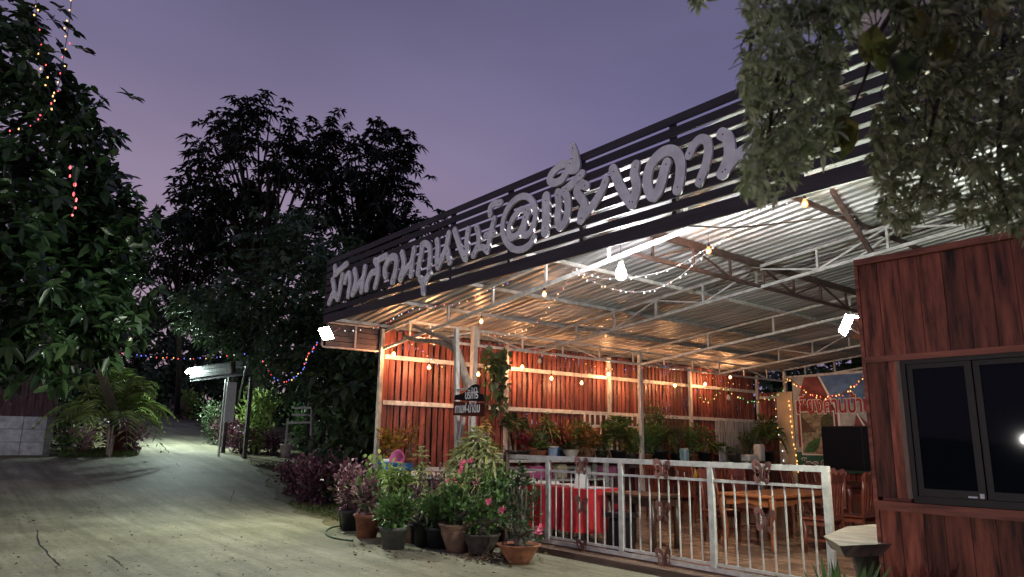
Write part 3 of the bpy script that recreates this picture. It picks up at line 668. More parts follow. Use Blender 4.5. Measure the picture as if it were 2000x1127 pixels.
def butterfly():
    mb = MB()
    for s in (-1, 1):
        ring = [(s*u, v) for u, v in BW]; inner = [(s*(.075+(abs(u)-.075)*.5), .03+(v-.03)*.5) for u, v in ring]; n = len(ring)
        lift = lambda u, v, d: (u, d-.22*abs(u), v)
        vs = [lift(u, v, 0) for u, v in ring]+[lift(u, v, 0) for u, v in inner]+[lift(u, v, -.008) for u, v in ring]+[lift(u, v, -.008) for u, v in inner]
        fs = []
        for i in range(n):
            j = (i+1) % n; fs += [(i, j, n+j, n+i), (2*n+i, 3*n+i, 3*n+j, 2*n+j), (i, 2*n+i, 2*n+j, j), (n+i, n+j, 3*n+j, 3*n+i)]
        mb.add(vs, fs)
        for (u, v) in ((.10, .15), (.14, .10), (.12, .03), (.09, -.07), (.05, -.09), (.055, .14)):
            mb.bar(lift(s*.008, .01, -.004), lift(s*u, v, -.004), .011, .006)
        mb.tube([(0, 0, .06), (s*.02, -.02, .12), (s*.05, -.03, .17)], .004, 5)
    mb.tube([(0, -.004, -.08), (0, -.012, -.03), (0, -.012, .04), (0, -.008, .08)], [.006, .014, .014, .007], 7)
    return mb.mesh('butterfly')
bf = butterfly(); bf.materials.append(M_butter)
for (px, py, s) in ((1137, 913, 1), (1294, 920, 1), (1490, 927, 1.05), (1138, 990, 1), (1297, 1003, 1), (1496, 1021, 1.05), (1139, 1073, .95), (1299, 1094, 1.0)):
    p = at(px, py, Y=YG-.03); gate.inst('butterfly', bf, None, (p.x, YG-.03, p.z), (0, random.uniform(-.12, .12), random.uniform(-.2, .2)), (s*.76,)*3)
gate.part('wheel', MB().tube([(-6.9, YG-.02, .10), (-6.9, YG+.02, .10)], .035, 12), M_dsteel); gate.part('wheel', MB().tube([(-4.6, YG-.02, .10), (-4.6, YG+.02, .10)], .035, 12), M_dsteel)
gp = at(990, 885, Y=YG-.12)
t = Thing('gate_guide_post', 'dark brown steel guide post at the closed end of the gate', 'post', (gp.x, YG-.12, 0))
t.part('shaft', MB().box(gp.x-.035, gp.x+.035, YG-.16, YG-.09, 0, 1.34), M_dsteel); t.part('arm', MB().box(gp.x-.03, gp.x+.22, YG-.14, YG-.10, 1.342, 1.37), M_dsteel); t.part('roller', MB().tube([(gp.x+.08, YG-.12, 1.37), (gp.x+.08, YG-.12, 1.43)], .025, 10), M_dsteel)

# ================================================================== LAMPS
def flood(name, label, c, d, w, h, L, m_house, up=(0, 0, 1), lens=.012, col=(.90, 1., .80), faces=(0, 1, 2, 3, 4)):
    """LED floodlight: housing, lit panel, bracket; the panel itself gives the light"""
    c = Vector(c); d = Vector(d).normalized(); a = d.cross(Vector(up)).normalized(); b = a.cross(d)
    t = Thing(name, label, 'floodlight', c)
    mb = MB()
    for off, sw, sh in ((-.05, .8, .8), (-.001, 1, 1)): pass
    q = lambda u, v, k: c+a*u+b*v+d*k
    mb.add([q(-w/2*s, -h/2*s2, k) for k, s, s2 in ((0, 1.06, 1.06),)]+[q(w/2*1.06, -h/2*1.06, 0), q(w/2*1.06, h/2*1.06, 0), q(-w/2*1.06, h/2*1.06, 0), q(-w*.4, -h*.4, -.06), q(w*.4, -h*.4, -.06), q(w*.4, h*.4, -.06), q(-w*.4, h*.4, -.06)],
           [(0, 1, 2, 3), (7, 6, 5, 4), (0, 4, 5, 1), (1, 5, 6, 2), (2, 6, 7, 3), (3, 7, 4, 0)])
    t.part('housing', mb, m_house)
    pn = MB().add([q(-w/2, -h/2, .004), q(w/2, -h/2, .004), q(w/2, h/2, .004), q(-w/2, h/2, .004)]+[q(s*w*.44, s2*h*.44, lens) for s, s2 in ((-1, -1), (1, -1), (1, 1), (-1, 1))], [f_ for k_, f_ in enumerate([(4, 5, 6, 7), (0, 1, 5, 4), (1, 2, 6, 5), (2, 3, 7, 6), (3, 0, 4, 7)]) if k_ in faces])
    t.part('lit_panel', pn, emit('glow_'+name+label[:12], col, L))
    if len(faces) < 5:
        t.part('hood', MB().add([q(-w*.505, -h*.505, .003), q(w*.505, -h*.505, .003), q(w*.505, h*.505, .003), q(-w*.505, h*.505, .003)]+[q(s*w*.45, s2*h*.45, lens+.002) for s, s2 in ((-1, -1), (1, -1), (1, 1), (-1, 1))], [f_ for k_, f_ in enumerate([(4, 5, 6, 7), (0, 1, 5, 4), (1, 2, 6, 5), (2, 3, 7, 6), (3, 0, 4, 7)]) if k_ not in faces]), m_house)
    t.part('bracket', MB().tube([q(-w*.57, 0, -.03), q(-w*.57, 0, -.14), q(w*.57, 0, -.14), q(w*.57, 0, -.03)], .009, 6), M_steel)
    return t
pA = at(637, 651, Y=5.72)
flood('floodlight', 'bright floodlight on the left end of the slatted fascia', pA, (.12, -.84, -.50), .36, .24, 1300, M_greypot, lens=.02, faces=(0, 1))
pB = at(1672, 641, Y=6.85)
fb = flood('floodlight', 'bright floodlight on an arm beside the kiosk corner', pB, (-.80, .20, .56), .17, .20, 2700, M_greypot, lens=.11, col=(.93, 1., .97))
fb.part('arm', MB().tube([pB+Vector((.05, -.06, -.05)), (KX0-.03, pB.y-.02, pB.z-.05)], .014, 6), M_steel)
pC = at(374, 724, D=26.5)
flood('floodlight', 'far floodlight on the end of the small shelter roof by the road', pC, (.45, .05, -.88), .34, .26, 1700, M_greypot, lens=.06, col=(.80, 1., .92))

# yard lamp across the drive, mirrored as a small bright point in the kiosk window
YL = Vector((-7.1, -12.7, 0)); yl = Thing('yard_lamp', 'white globe lamp on a short post, mirrored in the kiosk window', 'lamp', YL)
yl.part('post', MB().tube([(0, 0, 0), (0, 0, 1.62)], [.05, .035], 10), M_dsteel, local=True, smooth=True); yl.part('collar', MB().lathe([(.04, 1.60), (.09, 1.62), (.09, 1.66), (.05, 1.67)], (0, 0, 0), 14), M_dsteel, local=True)
yl.part('globe', MB().ball((0, 0, 1.78), .065, 14, 8), emit('yard_lamp_glow', (1., .96, .90), 9000), local=True, smooth=True)
def glowglass():
    m, N, L, bs = nodes_of('warm_glowing_glass'); e = N.new('ShaderNodeEmission'); e.inputs[0].default_value = (1, .36, .09, 1); e.inputs[1].default_value = 4.5
    t = N.new('ShaderNodeBsdfTransparent'); mx = N.new('ShaderNodeMixShader'); mx.inputs[0].default_value = .55
    L.new(e.outputs[0], mx.inputs[1]); L.new(t.outputs[0], mx.inputs[2]); L.new(mx.outputs[0], N['Material Output'].inputs[0]); return m
M_glow = glowglass()
def bulb_thing(c, label, group, kind='warm', drop=.28, r=.040):
    c = Vector(c); t = Thing('hanging_bulb', label, 'light bulb', c, group)
    prof = [(.001, -r*1.25), (r*.55, -r*1.12), (r*.95, -r*.6), (r, 0), (r*.86, r*.6), (r*.5, r*1.25), (r*.42, r*1.6)]
    t.part('glass', MB().lathe(prof, (0, 0, 0), 12), {'warm': M_glow, 'led': E_led, 'off': M_bulbglass, 'dim': M_glow}[kind], smooth=True, local=True)
    if kind in ('warm', 'dim'): t.part('filament', MB().lathe([(.002, -r*.5), (r*.42, -r*.3), (r*.42, r*.3), (.002, r*.5)], (0, 0, 0), 8), E_warmb if kind == 'warm' else E_warmd, local=True)
    t.part('socket', MB().lathe([(r*.45, r*1.55), (r*.52, r*1.6), (r*.52, r*2.6), (r*.2, r*2.9)], (0, 0, 0), 10), M_plastic if kind == 'led' else M_black, smooth=True, local=True)
    t.part('cord', MB().tube([(0, 0, r*2.8), (.004, .003, drop)], .004, 5), M_dwire, local=True)
    return t
E_warmd = emit('warm_bulb_light_low', (1., .46, .19), 1000); E_warmb = emit('warm_bulb_light', (1., .46, .19), 3600); E_led = emit('led_bulb_light', (1., .97, 1.), 1150)
pL = onroof(1213, 534, -.85); bulb_thing(pL, 'large white lamp bulb hanging under the roof edge', None, 'led', .78, .07)
BULBS = [(1572, 398, 'r', 'upper right warm bulb under the roof near the hanging leaves'), (1384, 490, 'r', 'warm bulb on the dark truss right of the white lamp'), (1063, 575, 'r', 'warm bulb below the fascia left of the white lamp'),
 (940, 628, 'r', 'warm bulb under the roof above the forked branch'), (842, 667, -11.9, 'warm bulb on the curved dead branch'), (769, 692, -12.9, 'warm bulb nearest the white corner post'), (838, 718, -12.75, 'warm bulb with leaves left of the branch'),
 (934, 731, -12.5, 'warm bulb just right of the front white post'), (1020, 717, -12.9, 'warm bulb on the upper white wall rail'), (1077, 739, -12.7, 'warm bulb over the terracotta pots on the shelf'), (1136, 748, -12.7, 'warm bulb above the blue pot on the shelf'),
 (1188, 731, -12.95, 'warm bulb at the wall post above the tall palm'), (1248, 755, -12.75, 'warm bulb right of the tall palm'), (1318, 753, -12.75, 'warm bulb left of the inner white post'), (1377, 750, -12.9, 'warm bulb right of the inner white post'), (1426, 737, -12.6, 'rightmost warm bulb by the long garland')]
for (px, py, k, lab) in BULBS:
    p = onroof(px, py, -.28) if k == 'r' else at(px, py, X=k)
    bulb_thing(p, lab, 'warm bulbs strung under the roof', 'dim' if k == 'r' else 'warm', .26)
bulb_thing(at(1054, 706, X=-12.15), 'unlit clear bulb hanging left of the hanging plant', 'unlit bulbs', 'off', .2, .045)
bulb_thing(at(1423, 777, X=-12.15), 'unlit pale bulb hanging by the green garland', 'unlit bulbs', 'off', .3, .06)

DOT = MB().ball((0, 0, 0), .011, 6, 4).mesh('bulb', smooth=True); DOTM = {}
for c, m_ in E_dot.items(): me = DOT.copy(); me.materials.append(m_); DOTM[c] = me
def fairy(name, label, pts, n, cols, m=M_wire, sag=0, r=.004, size=1., spread=.02, tinsel=None):
    """string of small lights: cable plus every lamp"""
    P = [Vector(p) for p in pts]; L = smooth3(P, 8); t = Thing(name, label, 'string lights', L[0])
    t.part('cable', MB().tube(L, r, 5), m)
    if tinsel:
        lv = Leaves()
        for i in range(len(L)-1):
            for k in range(14): c = L[i].lerp(L[i+1], random.random()); lv.add(np.array(c)[None], rdir(1), .06, .012, None, 0)
        t.part('tinsel', lv.mesh('tinsel', t.loc, False), tinsel, kind='stuff')
    seg = [0]
    for a, b in zip(L[:-1], L[1:]): seg.append(seg[-1]+(b-a).length)
    for i in range(n):
        s = (i+.5+random.uniform(-.25, .25))/n*seg[-1]; j = max(k for k in range(len(seg)-1) if seg[k] <= s)
        c = L[j].lerp(L[j+1], (s-seg[j])/max(1e-6, seg[j+1]-seg[j]))+Vector((random.uniform(-1, 1), random.uniform(-1, 1), random.uniform(-1.6, .4)))*spread
        t.inst('bulb', DOTM[random.choice(cols)], None, c, (0, 0, 0), tuple(random.uniform(.55, 1.15)*k_ for k_ in (size, size, size*1.4)))
    return t
def smooth3(P, n):
    if len(P) < 3: return P
    out = []; Q = [P[0]*2-P[1]]+P+[P[-1]*2-P[-2]]
    for i in range(1, len(Q)-2):
        for k in range(n):
            t = k/n; a, b, c, d = Q[i-1], Q[i], Q[i+1], Q[i+2]
            out.append((b*2+(c-a)*t+(a*2-b*5+c*4-d)*t*t+(b*3-a-c*3+d)*t**3)*.5)
    return out+[P[-1]]
R_ = lambda pts, dz: [onroof(x, y, dz) for x, y in pts]
fairy('string_lights', 'white wire string lights drooping below the white lamp', [at(1092, 514, Y=7.9), at(1150, 546, Y=8.0), at(1205, 566, Y=8.1), at(1262, 569, Y=8.2), at(1320, 545, Y=8.3), at(1384, 490, Y=8.4), at(1425, 455, Y=8.45), at(1462, 415, Y=8.5), at(1545, 392, Y=8.5)], 34, ['white', 'white', 'white', 'red', 'gold'], size=1.1)
fairy('string_lights', 'upper string lights between the white lamp and the dark truss', [at(1120, 525, Y=7.85), at(1180, 544, Y=7.9), at(1260, 538, Y=8.0), at(1320, 520, Y=8.1), at(1380, 486, Y=8.2)], 14, ['white', 'white', 'red'], size=1.1)
fairy('string_lights', 'string lights hanging down left of the white lamp towards the wall', [at(1118, 532, Y=7.9), at(1085, 585, Y=8.3), at(1055, 622, Y=8.6), at(1020, 645, Y=8.8), at(970, 656, Y=9.0), at(930, 650, Y=9.1)], 20, ['gold', 'red', 'white', 'gold'])
fairy('string_lights', 'string lights along the roof edge beside the left floodlight', [at(652, 641, Y=5.8), at(700, 644, Y=6.3), at(745, 634, Y=6.6), at(800, 606, Y=6.6), at(860, 595, Y=6.8), at(905, 588, Y=7.0), at(1000, 548, Y=7.1)], 26, ['red', 'gold', 'blue', 'red', 'white'], m=M_dwire)
fairy('string_lights', 'string lights dropping past the dead branch over the plank wall', [at(905, 655, X=-11.6), at(850, 668, X=-11.9), at(800, 664, X=-12.3), at(830, 690, X=-12.5), at(870, 720, X=-12.6)], 14, ['red', 'gold', 'blue'], m=M_dwire)
fairy('string_lights', 'coloured string lights along the long truss by the wall', [at(1070, 690, X=-12.1), at(1130, 705, X=-12.1), at(1200, 722, X=-12.1), at(1300, 716, X=-12.1), at(1400, 740, X=-12.1), at(1450, 752, X=-12.1), at(1490, 745, X=-12.1)], 26, ['red', 'blue', 'gold'], m=M_dwire)
M_tred = leafmat('red_tinsel', (.30, .01, .015), (.6, .03, .03), .3, .1, .6); M_tgrn = leafmat('green_tinsel', (.03, .06, .02), (.12, .16, .05), .3, .1, .6)
fairy('red_garland', 'red tinsel garland with warm lights swagged across the banner', [at(1538, 736, Y=20.6), at(1565, 757, Y=20.6), at(1600, 775, Y=20.6), at(1640, 771, Y=20.6), at(1668, 752, Y=20.6), at(1700, 722, Y=20.6)], 30, ['gold', 'gold', 'red'], m=M_dwire, size=1.9, spread=.05, tinsel=M_tred)
fairy('green_garland', 'green tinsel garland with warm lights along the far plank wall', [at(1365, 772, X=-12.8), at(1385, 784, X=-12.8), at(1400, 772, X=-12.8), at(1415, 758, X=-12.8), at(1450, 778, X=-12.8), at(1490, 782, X=-12.8), at(1520, 765, Y=20.5), at(1540, 742, Y=20.5)], 22, ['gold', 'green'], m=M_dwire, size=1.6, spread=.05, tinsel=M_tgrn)
fairy('string_lights', 'warm string lights hanging down the right edge of the cream board', [at(1540, 775, Y=20.75), at(1546, 830, Y=20.75), at(1556, 900, Y=20.75), at(1560, 925, Y=20.75)], 14, ['gold'], m=M_wire, size=2.0)
fairy('string_lights', 'warm string lights hanging down the left edge of the cream board', [at(1512, 775, Y=20.75), at(1519, 830, Y=20.75), at(1528, 880, Y=20.75), at(1535, 925, Y=20.75)], 9, ['gold', 'white'], m=M_wire, size=1.7)
fairy('string_lights', 'coloured string lights across the road between the trees', [at(225, 686, D=20), at(300, 696, D=21), at(370, 700, D=22), at(430, 697, D=22), at(482, 689, D=22)], 24, ['red', 'blue', 'gold', 'white', 'red', 'blue'], m=M_dwire, size=1.5, r=.008)
fairy('string_lights', 'red string lights hanging in a loop in front of the leafy creeper', [at(512, 700, D=19), at(532, 735, D=18.5), at(560, 744, D=18), at(588, 725, D=17), at(602, 695, D=16), at(622, 668, D=14.5)], 28, ['red', 'red', 'gold', 'blue'], m=M_dwire, size=1.4, r=.006)
fairy('string_lights', 'string lights hanging into the left tree, left strand', [at(68, -40, D=13.5), at(72, 30, D=13.5), at(78, 90, D=13.6), at(92, 160, D=13.6), at(108, 215, D=13.5)], 16, ['gold', 'red', 'gold'], m=M_dwire, size=1.5, r=.007, spread=.06)
fairy('string_lights', 'string lights hanging into the left tree, right strand', [at(142, -40, D=13.5), at(136, 40, D=13.5), at(126, 100, D=13.5), at(115, 165, D=13.4), at(98, 205, D=13.2), at(70, 240, D=13.1), at(15, 255, D=13.0)], 22, ['red', 'gold', 'gold', 'red'], m=M_dwire, size=1.5, r=.007, spread=.06)
fairy('string_lights', 'red fairy lights deep in the left tree foliage', [at(140, 320, D=12.6), at(146, 370, D=12.5), at(142, 425, D=12.4)], 7, ['red'], m=M_dwire, size=2.4, r=.006, spread=.05)
single('power_cable', MB().tube(smooth3([at(1346, 441, Y=6.2), at(1440, 444, Y=7.5), at(1560, 432, Y=8.4), at(1700, 416, Y=8.6), at(1900, 430, Y=8.4)], 6), .011, 6), M_dwire, 'black power cable slung under the roof by the hanging leaves', 'cable', at(1346, 441, Y=6.2))

# ================================================================== BANNER, SCREEN, BOARDS, SIGNS
def text_mesh(body, size, extrude=.004, bold=0):
    cu = bpy.data.curves.new('lettering', 'FONT'); cu.body = body; cu.size = size; cu.extrude = extrude; cu.align_x = 'LEFT'; cu.offset = bold
    o = bpy.data.objects.new('tmp', cu); COL.objects.link(o); dg = bpy.context.evaluated_depsgraph_get(); me = bpy.data.meshes.new_from_object(o.evaluated_get(dg)); bpy.data.objects.remove(o); bpy.data.curves.remove(cu); return me
def put_text(t, body, width, height, p, m, rx=rad(90), rz=0, parent=None, off=0., name='lettering', grow=0):
    """text mesh scaled to width x height, lower-left corner at p, standing upright facing -Y turned by rz"""
    me = text_mesh(body, 1., bold=grow); co = np.empty(len(me.vertices)*3); me.vertices.foreach_get('co', co); co = co.reshape(-1, 3); lo = co.min(0); hi = co.max(0)
    sc = np.array([width/(hi[0]-lo[0]), height/(hi[1]-lo[1])]); co[:, :2] = (co[:, :2]-lo[:2])*sc; co[:, 2] *= .5
    me.vertices.foreach_set('co', co.ravel()); me.update(); me.name = name; me.materials.append(m)
    return t.inst(name, me, None, p, (rx, 0, rz), parent=parent)
BX0, BX1, BY = -11.86, -9.25, 20.80
ban = Thing('printed_banner', 'large printed banner with red Thai lettering and pictures of red gabled houses', 'banner', (BX0, BY, .9))
def quad(t, name, pts, m, dy, parent=None, top=None):
    """flat print piece on the banner; pts are (u,v) fractions of the sheet from its lower left"""
    q = [(BX0+u*(BX1-BX0), BY-dy, .75+v*2.83) for u, v in pts]; n = len(q)
    mb = MB().add(q+[(x, y+.001, z) for x, y, z in q], [tuple(range(n)), tuple(range(2*n-1, n-1, -1))]+[(i, i+n, (i+1) % n+n, (i+1) % n) for i in range(n)]); return t.part(name, mb, m, parent)
pm = lambda n, c, var=.12, sc=4, c2=None: mat('print_'+n, c, .55, var=var, scale=sc, rand=0, col2=c2)
quad(ban, 'sheet', [(0, 0), (1, 0), (1, 1), (0, 1)], pm('pale', (.42, .44, .46), .3, 2), .0)
quad(ban, 'print_sky', [(.36, .70), (1, .70), (1, .995), (.30, .995)], pm('sky', (.10, .24, .52), .35, 3), .003)
quad(ban, 'print_gable', [(.04, .25), (.04, .70), (.16, .99), (.33, .99), (.52, .62), (.52, .25)], pm('gable', (.23, .035, .045), .35, 3), .004)
quad(ban, 'print_ridge', [(.325, .99), (.35, .99), (.55, .60), (.55, .30), (.525, .30), (.525, .60)], M_paint, .006)
quad(ban, 'print_roof', [(.56, .30), (.56, .62), (.70, .70), (1, .72), (1, .45), (.74, .60)], pm('roof', (.50, .50, .52), .25, 4), .005)
quad(ban, 'print_house', [(.62, .20), (.74, .60), (1, .36), (1, .2)], pm('house', (.24, .05, .06), .35, 4), .007)
quad(ban, 'print_ridge', [(.735, .59), (.75, .60), (.93, .28), (.905, .28)], M_paint, .009)
quad(ban, 'print_green', [(.0, .0), (1, .0), (1, .20), (.0, .20)], pm('green', (.02, .14, .10), .35, 4), .008)
ph = quad(ban, 'photo_border', [(.07, .17), (.49, .17), (.49, .63), (.07, .63)], M_paint, .010)
quad(ban, 'photo_scene', [(.085, .185), (.475, .185), (.475, .615), (.085, .615)], pm('photo', (.30, .26, .20), .8, 9, (.02, .035, .015)), .012, ph)
quad(ban, 'photo_roof', [(.09, .40), (.09, .58), (.26, .41)], pm('photoroof', (.10, .06, .05), .3), .014, ph)
quad(ban, 'photo_tree', [(.32, .38), (.33, .56), (.40, .61), (.47, .58), (.47, .40)], pm('phototree', (.05, .07, .03), .6, 12), .014, ph)
quad(ban, 'photo_lawn', [(.10, .20), (.16, .30), (.30, .36), (.32, .28), (.22, .20)], pm('lawn', (.04, .16, .05), .5, 9), .014, ph)
quad(ban, 'photo_path', [(.26, .20), (.30, .32), (.36, .40), (.44, .30), (.44, .20)], pm('path', (.45, .38, .32), .4, 12), .015, ph)
M_bred = pm('red_letters', (.42, .02, .03), .1)
for dx, dz in ((-.03, 0), (.03, 0), (0, -.03), (0, .03), (.022, .022), (-.022, -.022), (.022, -.022), (-.022, .022)):
    pass
put_text(ban, 'เชียงคานบ้านส', 2.62, .66, (BX0+.08, BY-.026, 2.42), M_paint, name='white_outline', grow=.05)
put_text(ban, 'เชียงคานบ้านส', 2.55, .60, (BX0+.115, BY-.032, 2.45), M_bred, name='red_lettering', grow=.018)
put_text(ban, 'โทร.09', .98, .36, (BX0+.16, BY-.022, .80), M_paint, name='white_outline', grow=.05)
put_text(ban, 'โทร.09', .95, .32, (BX0+.175, BY-.028, .815), M_black, name='dark_lettering')
cb = Thing('cream_board', 'tall blank cream board edged with warm lights beside the banner', 'board', (-12.14, 20.84, 0))
cb.part('panel', MB().box(-12.42, -11.885, 20.80, 20.85, .35, 3.14), M_cream); cb.part('stand', MB().box(-12.40, -12.36, 20.86, 20.92, .05, 3.0), M_dtable); cb.part('stand', MB().box(-11.95, -11.91, 20.86, 20.92, .05, 3.0), M_dtable)
tv = Thing('black_screen', 'large black television screen in front of the banner', 'screen', (-7.9, 16.0, .06))
tv.part('panel', MB().box(-8.47, -6.3, 15.98, 16.02, 1.0, 1.93), M_screen); tv.part('bezel', MB().box(-8.49, -6.28, 16.022, 16.07, .98, 1.95), M_black)
tv.part('seam', MB().box(-7.56, -7.55, 15.974, 15.979, 1.0, 1.93), M_black); tv.part('leg', MB().box(-8.1, -8.0, 16.0, 16.05, .06, .98), M_black); tv.part('leg', MB().box(-6.7, -6.6, 16.0, 16.05, .06, .98), M_black)

# sign boards nailed on the white frame by the forked branch
SY = 7.0; rzS = rad(0)
s1 = Thing('dark_name_board', 'dark wooden board with two lines of white lettering, upper of two', 'sign', at(914, 783, Y=SY))
poly = [(888, 772), (900, 770), (908, 766), (916, 758), (922, 752), (929, 750), (934, 753), (934, 768), (944, 771), (946, 784), (916, 783), (887, 781)]
pl = [at(x, y, Y=SY) for x, y in poly]; s1.part('board', MB().prism([(p.x, p.z) for p in pl], lambda u, v, d: (u, SY+d, v), 0, .03), M_signboard)
p0 = at(909, 780, Y=SY); p1 = at(934, 780, Y=SY); put_text(s1, 'บริการ', (p1-p0).length, .15, (p0.x, SY-.006, p0.z), M_paint, grow=.02)
p0 = at(920, 769, Y=SY); p1 = at(932, 769, Y=SY); put_text(s1, 'จุด', (p1-p0).length, .12, (p0.x, SY-.006, p0.z-.02), M_paint)
s2 = Thing('brown_name_board', 'brown wooden board with white lettering, lower of two', 'sign', at(914, 813, Y=SY))
poly = [(886, 784), (945, 787), (948, 791), (946, 814), (885, 811)]
pl = [at(x, y, Y=SY+.01) for x, y in poly]; s2.part('board', MB().prism([(p.x, p.z) for p in pl], lambda u, v, d: (u, SY+.01+d, v), 0, .03), M_signbrown)
p0 = at(888, 806, Y=SY); p1 = at(936, 808, Y=SY); put_text(s2, 'กาแฟ-น้ำดื่ม', (p1-p0).length, .19, (p0.x, SY+.004, p0.z-.01), M_paint, grow=.02)
p0 = at(917, 795, Y=SY); p1 = at(930, 795, Y=SY); put_text(s2, 'ฟรี', (p1-p0).length, .10, (p0.x, SY+.004, p0.z), M_paintpink)
fr = Thing('white_post_frame', 'white timber frame of two legs holding the name boards', 'frame', at(905, 1000, Y=SY+.08))
def wbar(a, b, w=.075): fr.part('bar', MB().bar(at(*a, Y=SY+.09), at(*b, Y=SY+.09), w, w*.8), M_post)
wbar((892, 642), (893, 1030)); wbar((894, 762), (920, 758), .05); wbar((905, 815), (899, 860), .06); wbar((922, 815), (922, 1030), .07); wbar((895, 862), (922, 862), .05)
br = Thing('dead_branch', 'peeled forked dead branch curving from the post up to the roof', 'branch', at(918, 755, Y=7.2))
B_ = lambda pts, r: br.part('limb', MB().tube(smooth3([at(x, y, Y=7.22) for x, y in pts], 6), r if not hasattr(r, '__len__') else list(np.linspace(r[0], r[1], (len(pts)-1)*6+1)), 8), M_pale, smooth=True)
B_([(920, 758), (908, 735), (898, 700), (888, 672), (882, 665)], (.085, .05)); B_([(902, 722), (893, 692), (876, 675), (850, 667), (812, 664), (790, 657)], (.06, .04)); B_([(884, 668), (862, 658), (835, 648), (808, 636)], (.05, .03))

# ================================================================== COUNTER, SHELVES, SMALL THINGS
ct = Thing('cement_counter', 'cement counter with a pale slab top left of the gate', 'counter', (-11.4, 7.1, 0))
ct.part('slab_top', MB().box(-13.15, -9.92, 6.82, 7.52, .86, .92), M_slabtop); ct.part('front_panel', MB().box(-13.0, -9.98, 6.92, 6.98, 0, .858), M_cement)
for x in (-12.9, -11.45, -10.05): ct.part('leg', MB().box(x-.05, x+.05, 7.36, 7.46, 0, .858), M_cement)
sh = Thing('white_plant_shelf', 'white slab shelf along the plank wall carrying potted plants', 'shelf', (-12.75, 9.4, 0))
sh.part('slab', MB().box(-13.05, -12.45, 9.3, 13.35, 1.05, 1.11), M_slabtop); sh.part('lower_slab', MB().box(-13.05, -12.5, 9.3, 13.35, .62, .66), M_slabtop)
for y in (9.45, 11.3, 13.2): sh.part('leg', MB().box(-12.62, -12.52, y-.05, y+.05, .05, 1.05), M_white); sh.part('leg', MB().box(-13.0, -12.92, y-.05, y+.05, .05, 1.05), M_white)
s3 = Thing('dark_plant_bench', 'long dark bench with plants farther along the plank wall', 'bench', (-12.7, 13.6, 0))
s3.part('top', MB().box(-13.05, -12.3, 13.6, 20.5, .98, 1.03), M_dtable)
for y in (13.8, 16, 18.2, 20.3): s3.part('leg', MB().box(-12.5, -12.4, y-.05, y+.05, .05, .98), M_dtable)
def bx(name, label, cat, c, s, m, extra=None, group=None):
    """rounded box thing with an optional lid or handle part"""
    c = Vector(c); t = Thing(name, label, cat, c, group); me = bevel_box('body', s[0], s[1], s[2], min(s)*.16); t.inst('body', me, m, c+Vector((0, 0, s[2]/2)))
    if extra: me = bevel_box('lid', s[0]*1.06, s[1]*1.06, s[2]*.14, .006); t.inst('lid', me, extra, c+Vector((0, 0, s[2]*1.05)))
    return t
def vessel(name, label, cat, c, prof, m, parts=()):
    t = Thing(name, label, cat, c); t.part('body', MB().lathe(prof, (0, 0, 0), 22), m, smooth=True, local=True)
    for nm, mb, mm in parts: t.part(nm, mb, mm, local=True, smooth=True)
    return t
# on the counter
pb = at(772, 911, Y=7.05)
bk = Thing('blue_basket', 'blue plastic basket of washed bowls on the cement counter', 'basket', (pb.x, 7.05, .92))
for (x0, x1, y0, y1) in ((-.36, .36, -.17, -.15), (-.36, .36, .15, .17), (-.36, -.34, -.149, .149), (.34, .36, -.149, .149)): bk.part('side', MB().box(x0, x1, y0, y1, .02, .16), M_blue, local=True)
bk.part('base', MB().box(-.34, .34, -.15, .15, 0, .018), M_blue, local=True); bk.part('rim', MB().box(-.38, .38, -.19, -.172, .145, .17), M_blue, local=True)
vessel('white_bowl', 'white bowl stacked in the blue basket', 'bowl', (pb.x-.16, 7.05, .97), [(.02, 0), (.10, .02), (.15, .10), (.155, .17), (.15, .17), (.09, .03), (.01, .015)], M_plastic)
cp = vessel('pink_colander', 'pink plastic colander standing on edge in the blue basket', 'colander', (pb.x+.2, 7.05, 1.12), [(.03, 0), (.11, .03), (.17, .10), (.18, .13), (.17, .13), (.10, .045), (.01, .02)], M_pink); cp.o.rotation_euler = (rad(78), 0, rad(18))
# towel over the rail
tw = Thing('lace_towel', 'pinkish lace towel hanging beside the white front post', 'towel', at(941, 880, Y=7.45)); mb = MB(); vs = []
n, m_ = 10, 8
for i in range(n+1):
    for j in range(m_+1):
        p = at(927+30*j/m_, 846+(40+6*math.sin(j*1.7))*i/n, Y=7.45); vs.append((p.x, p.y+.035*math.sin(j*2.1+i*.3)-.02*i/n, p.z))
mb.add(vs, [(i*(m_+1)+j, i*(m_+1)+j+1, (i+1)*(m_+1)+j+1, (i+1)*(m_+1)+j) for i in range(n) for j in range(m_)]); mb2 = MB(); mb2.add([(x, y+.012, z) for x, y, z in vs], [tuple(reversed(f)) for f in mb.f])
tw.part('front_sheet', mb, M_lace, smooth=True); tw.part('back_sheet', mb2, M_lace, smooth=True)
# items around the gate's left end, on the lower shelf
lowz = .66
for name, label, cat, px, s, m in (('pink_cushion', 'pink cushion stacked on the lower shelf behind the gate', 'cushion', 1045, (.3, .45, .3), M_pink), ('magenta_box', 'magenta plastic box on the lower shelf by the cushion', 'box', 1068, (.28, .3, .28), mat('magenta', (.42, .05, .20), .5)),
    ('cream_canister', 'cream canister on the lower shelf behind the gate', 'canister', 1095, (.28, .3, .34), mat('cream_plastic', (.60, .54, .36), .4)), ('white_carton', 'small white carton on the lower shelf behind the gate', 'carton', 1140, (.3, .34, .26), M_plastic), ('pink_bag', 'pink folded bag at the right end of the lower shelf', 'bag', 1187, (.3, .45, .28), mat('pinkbag', (.55, .16, .30), .6))):
    p = at(px, 905, X=-12.72); bx(name, label, cat, (-12.75, p.y, lowz), s, m)
rack = Thing('white_wire_rack', 'white plastic dish rack just behind the left gate panel', 'rack', (-9.9, 8.2, .75))
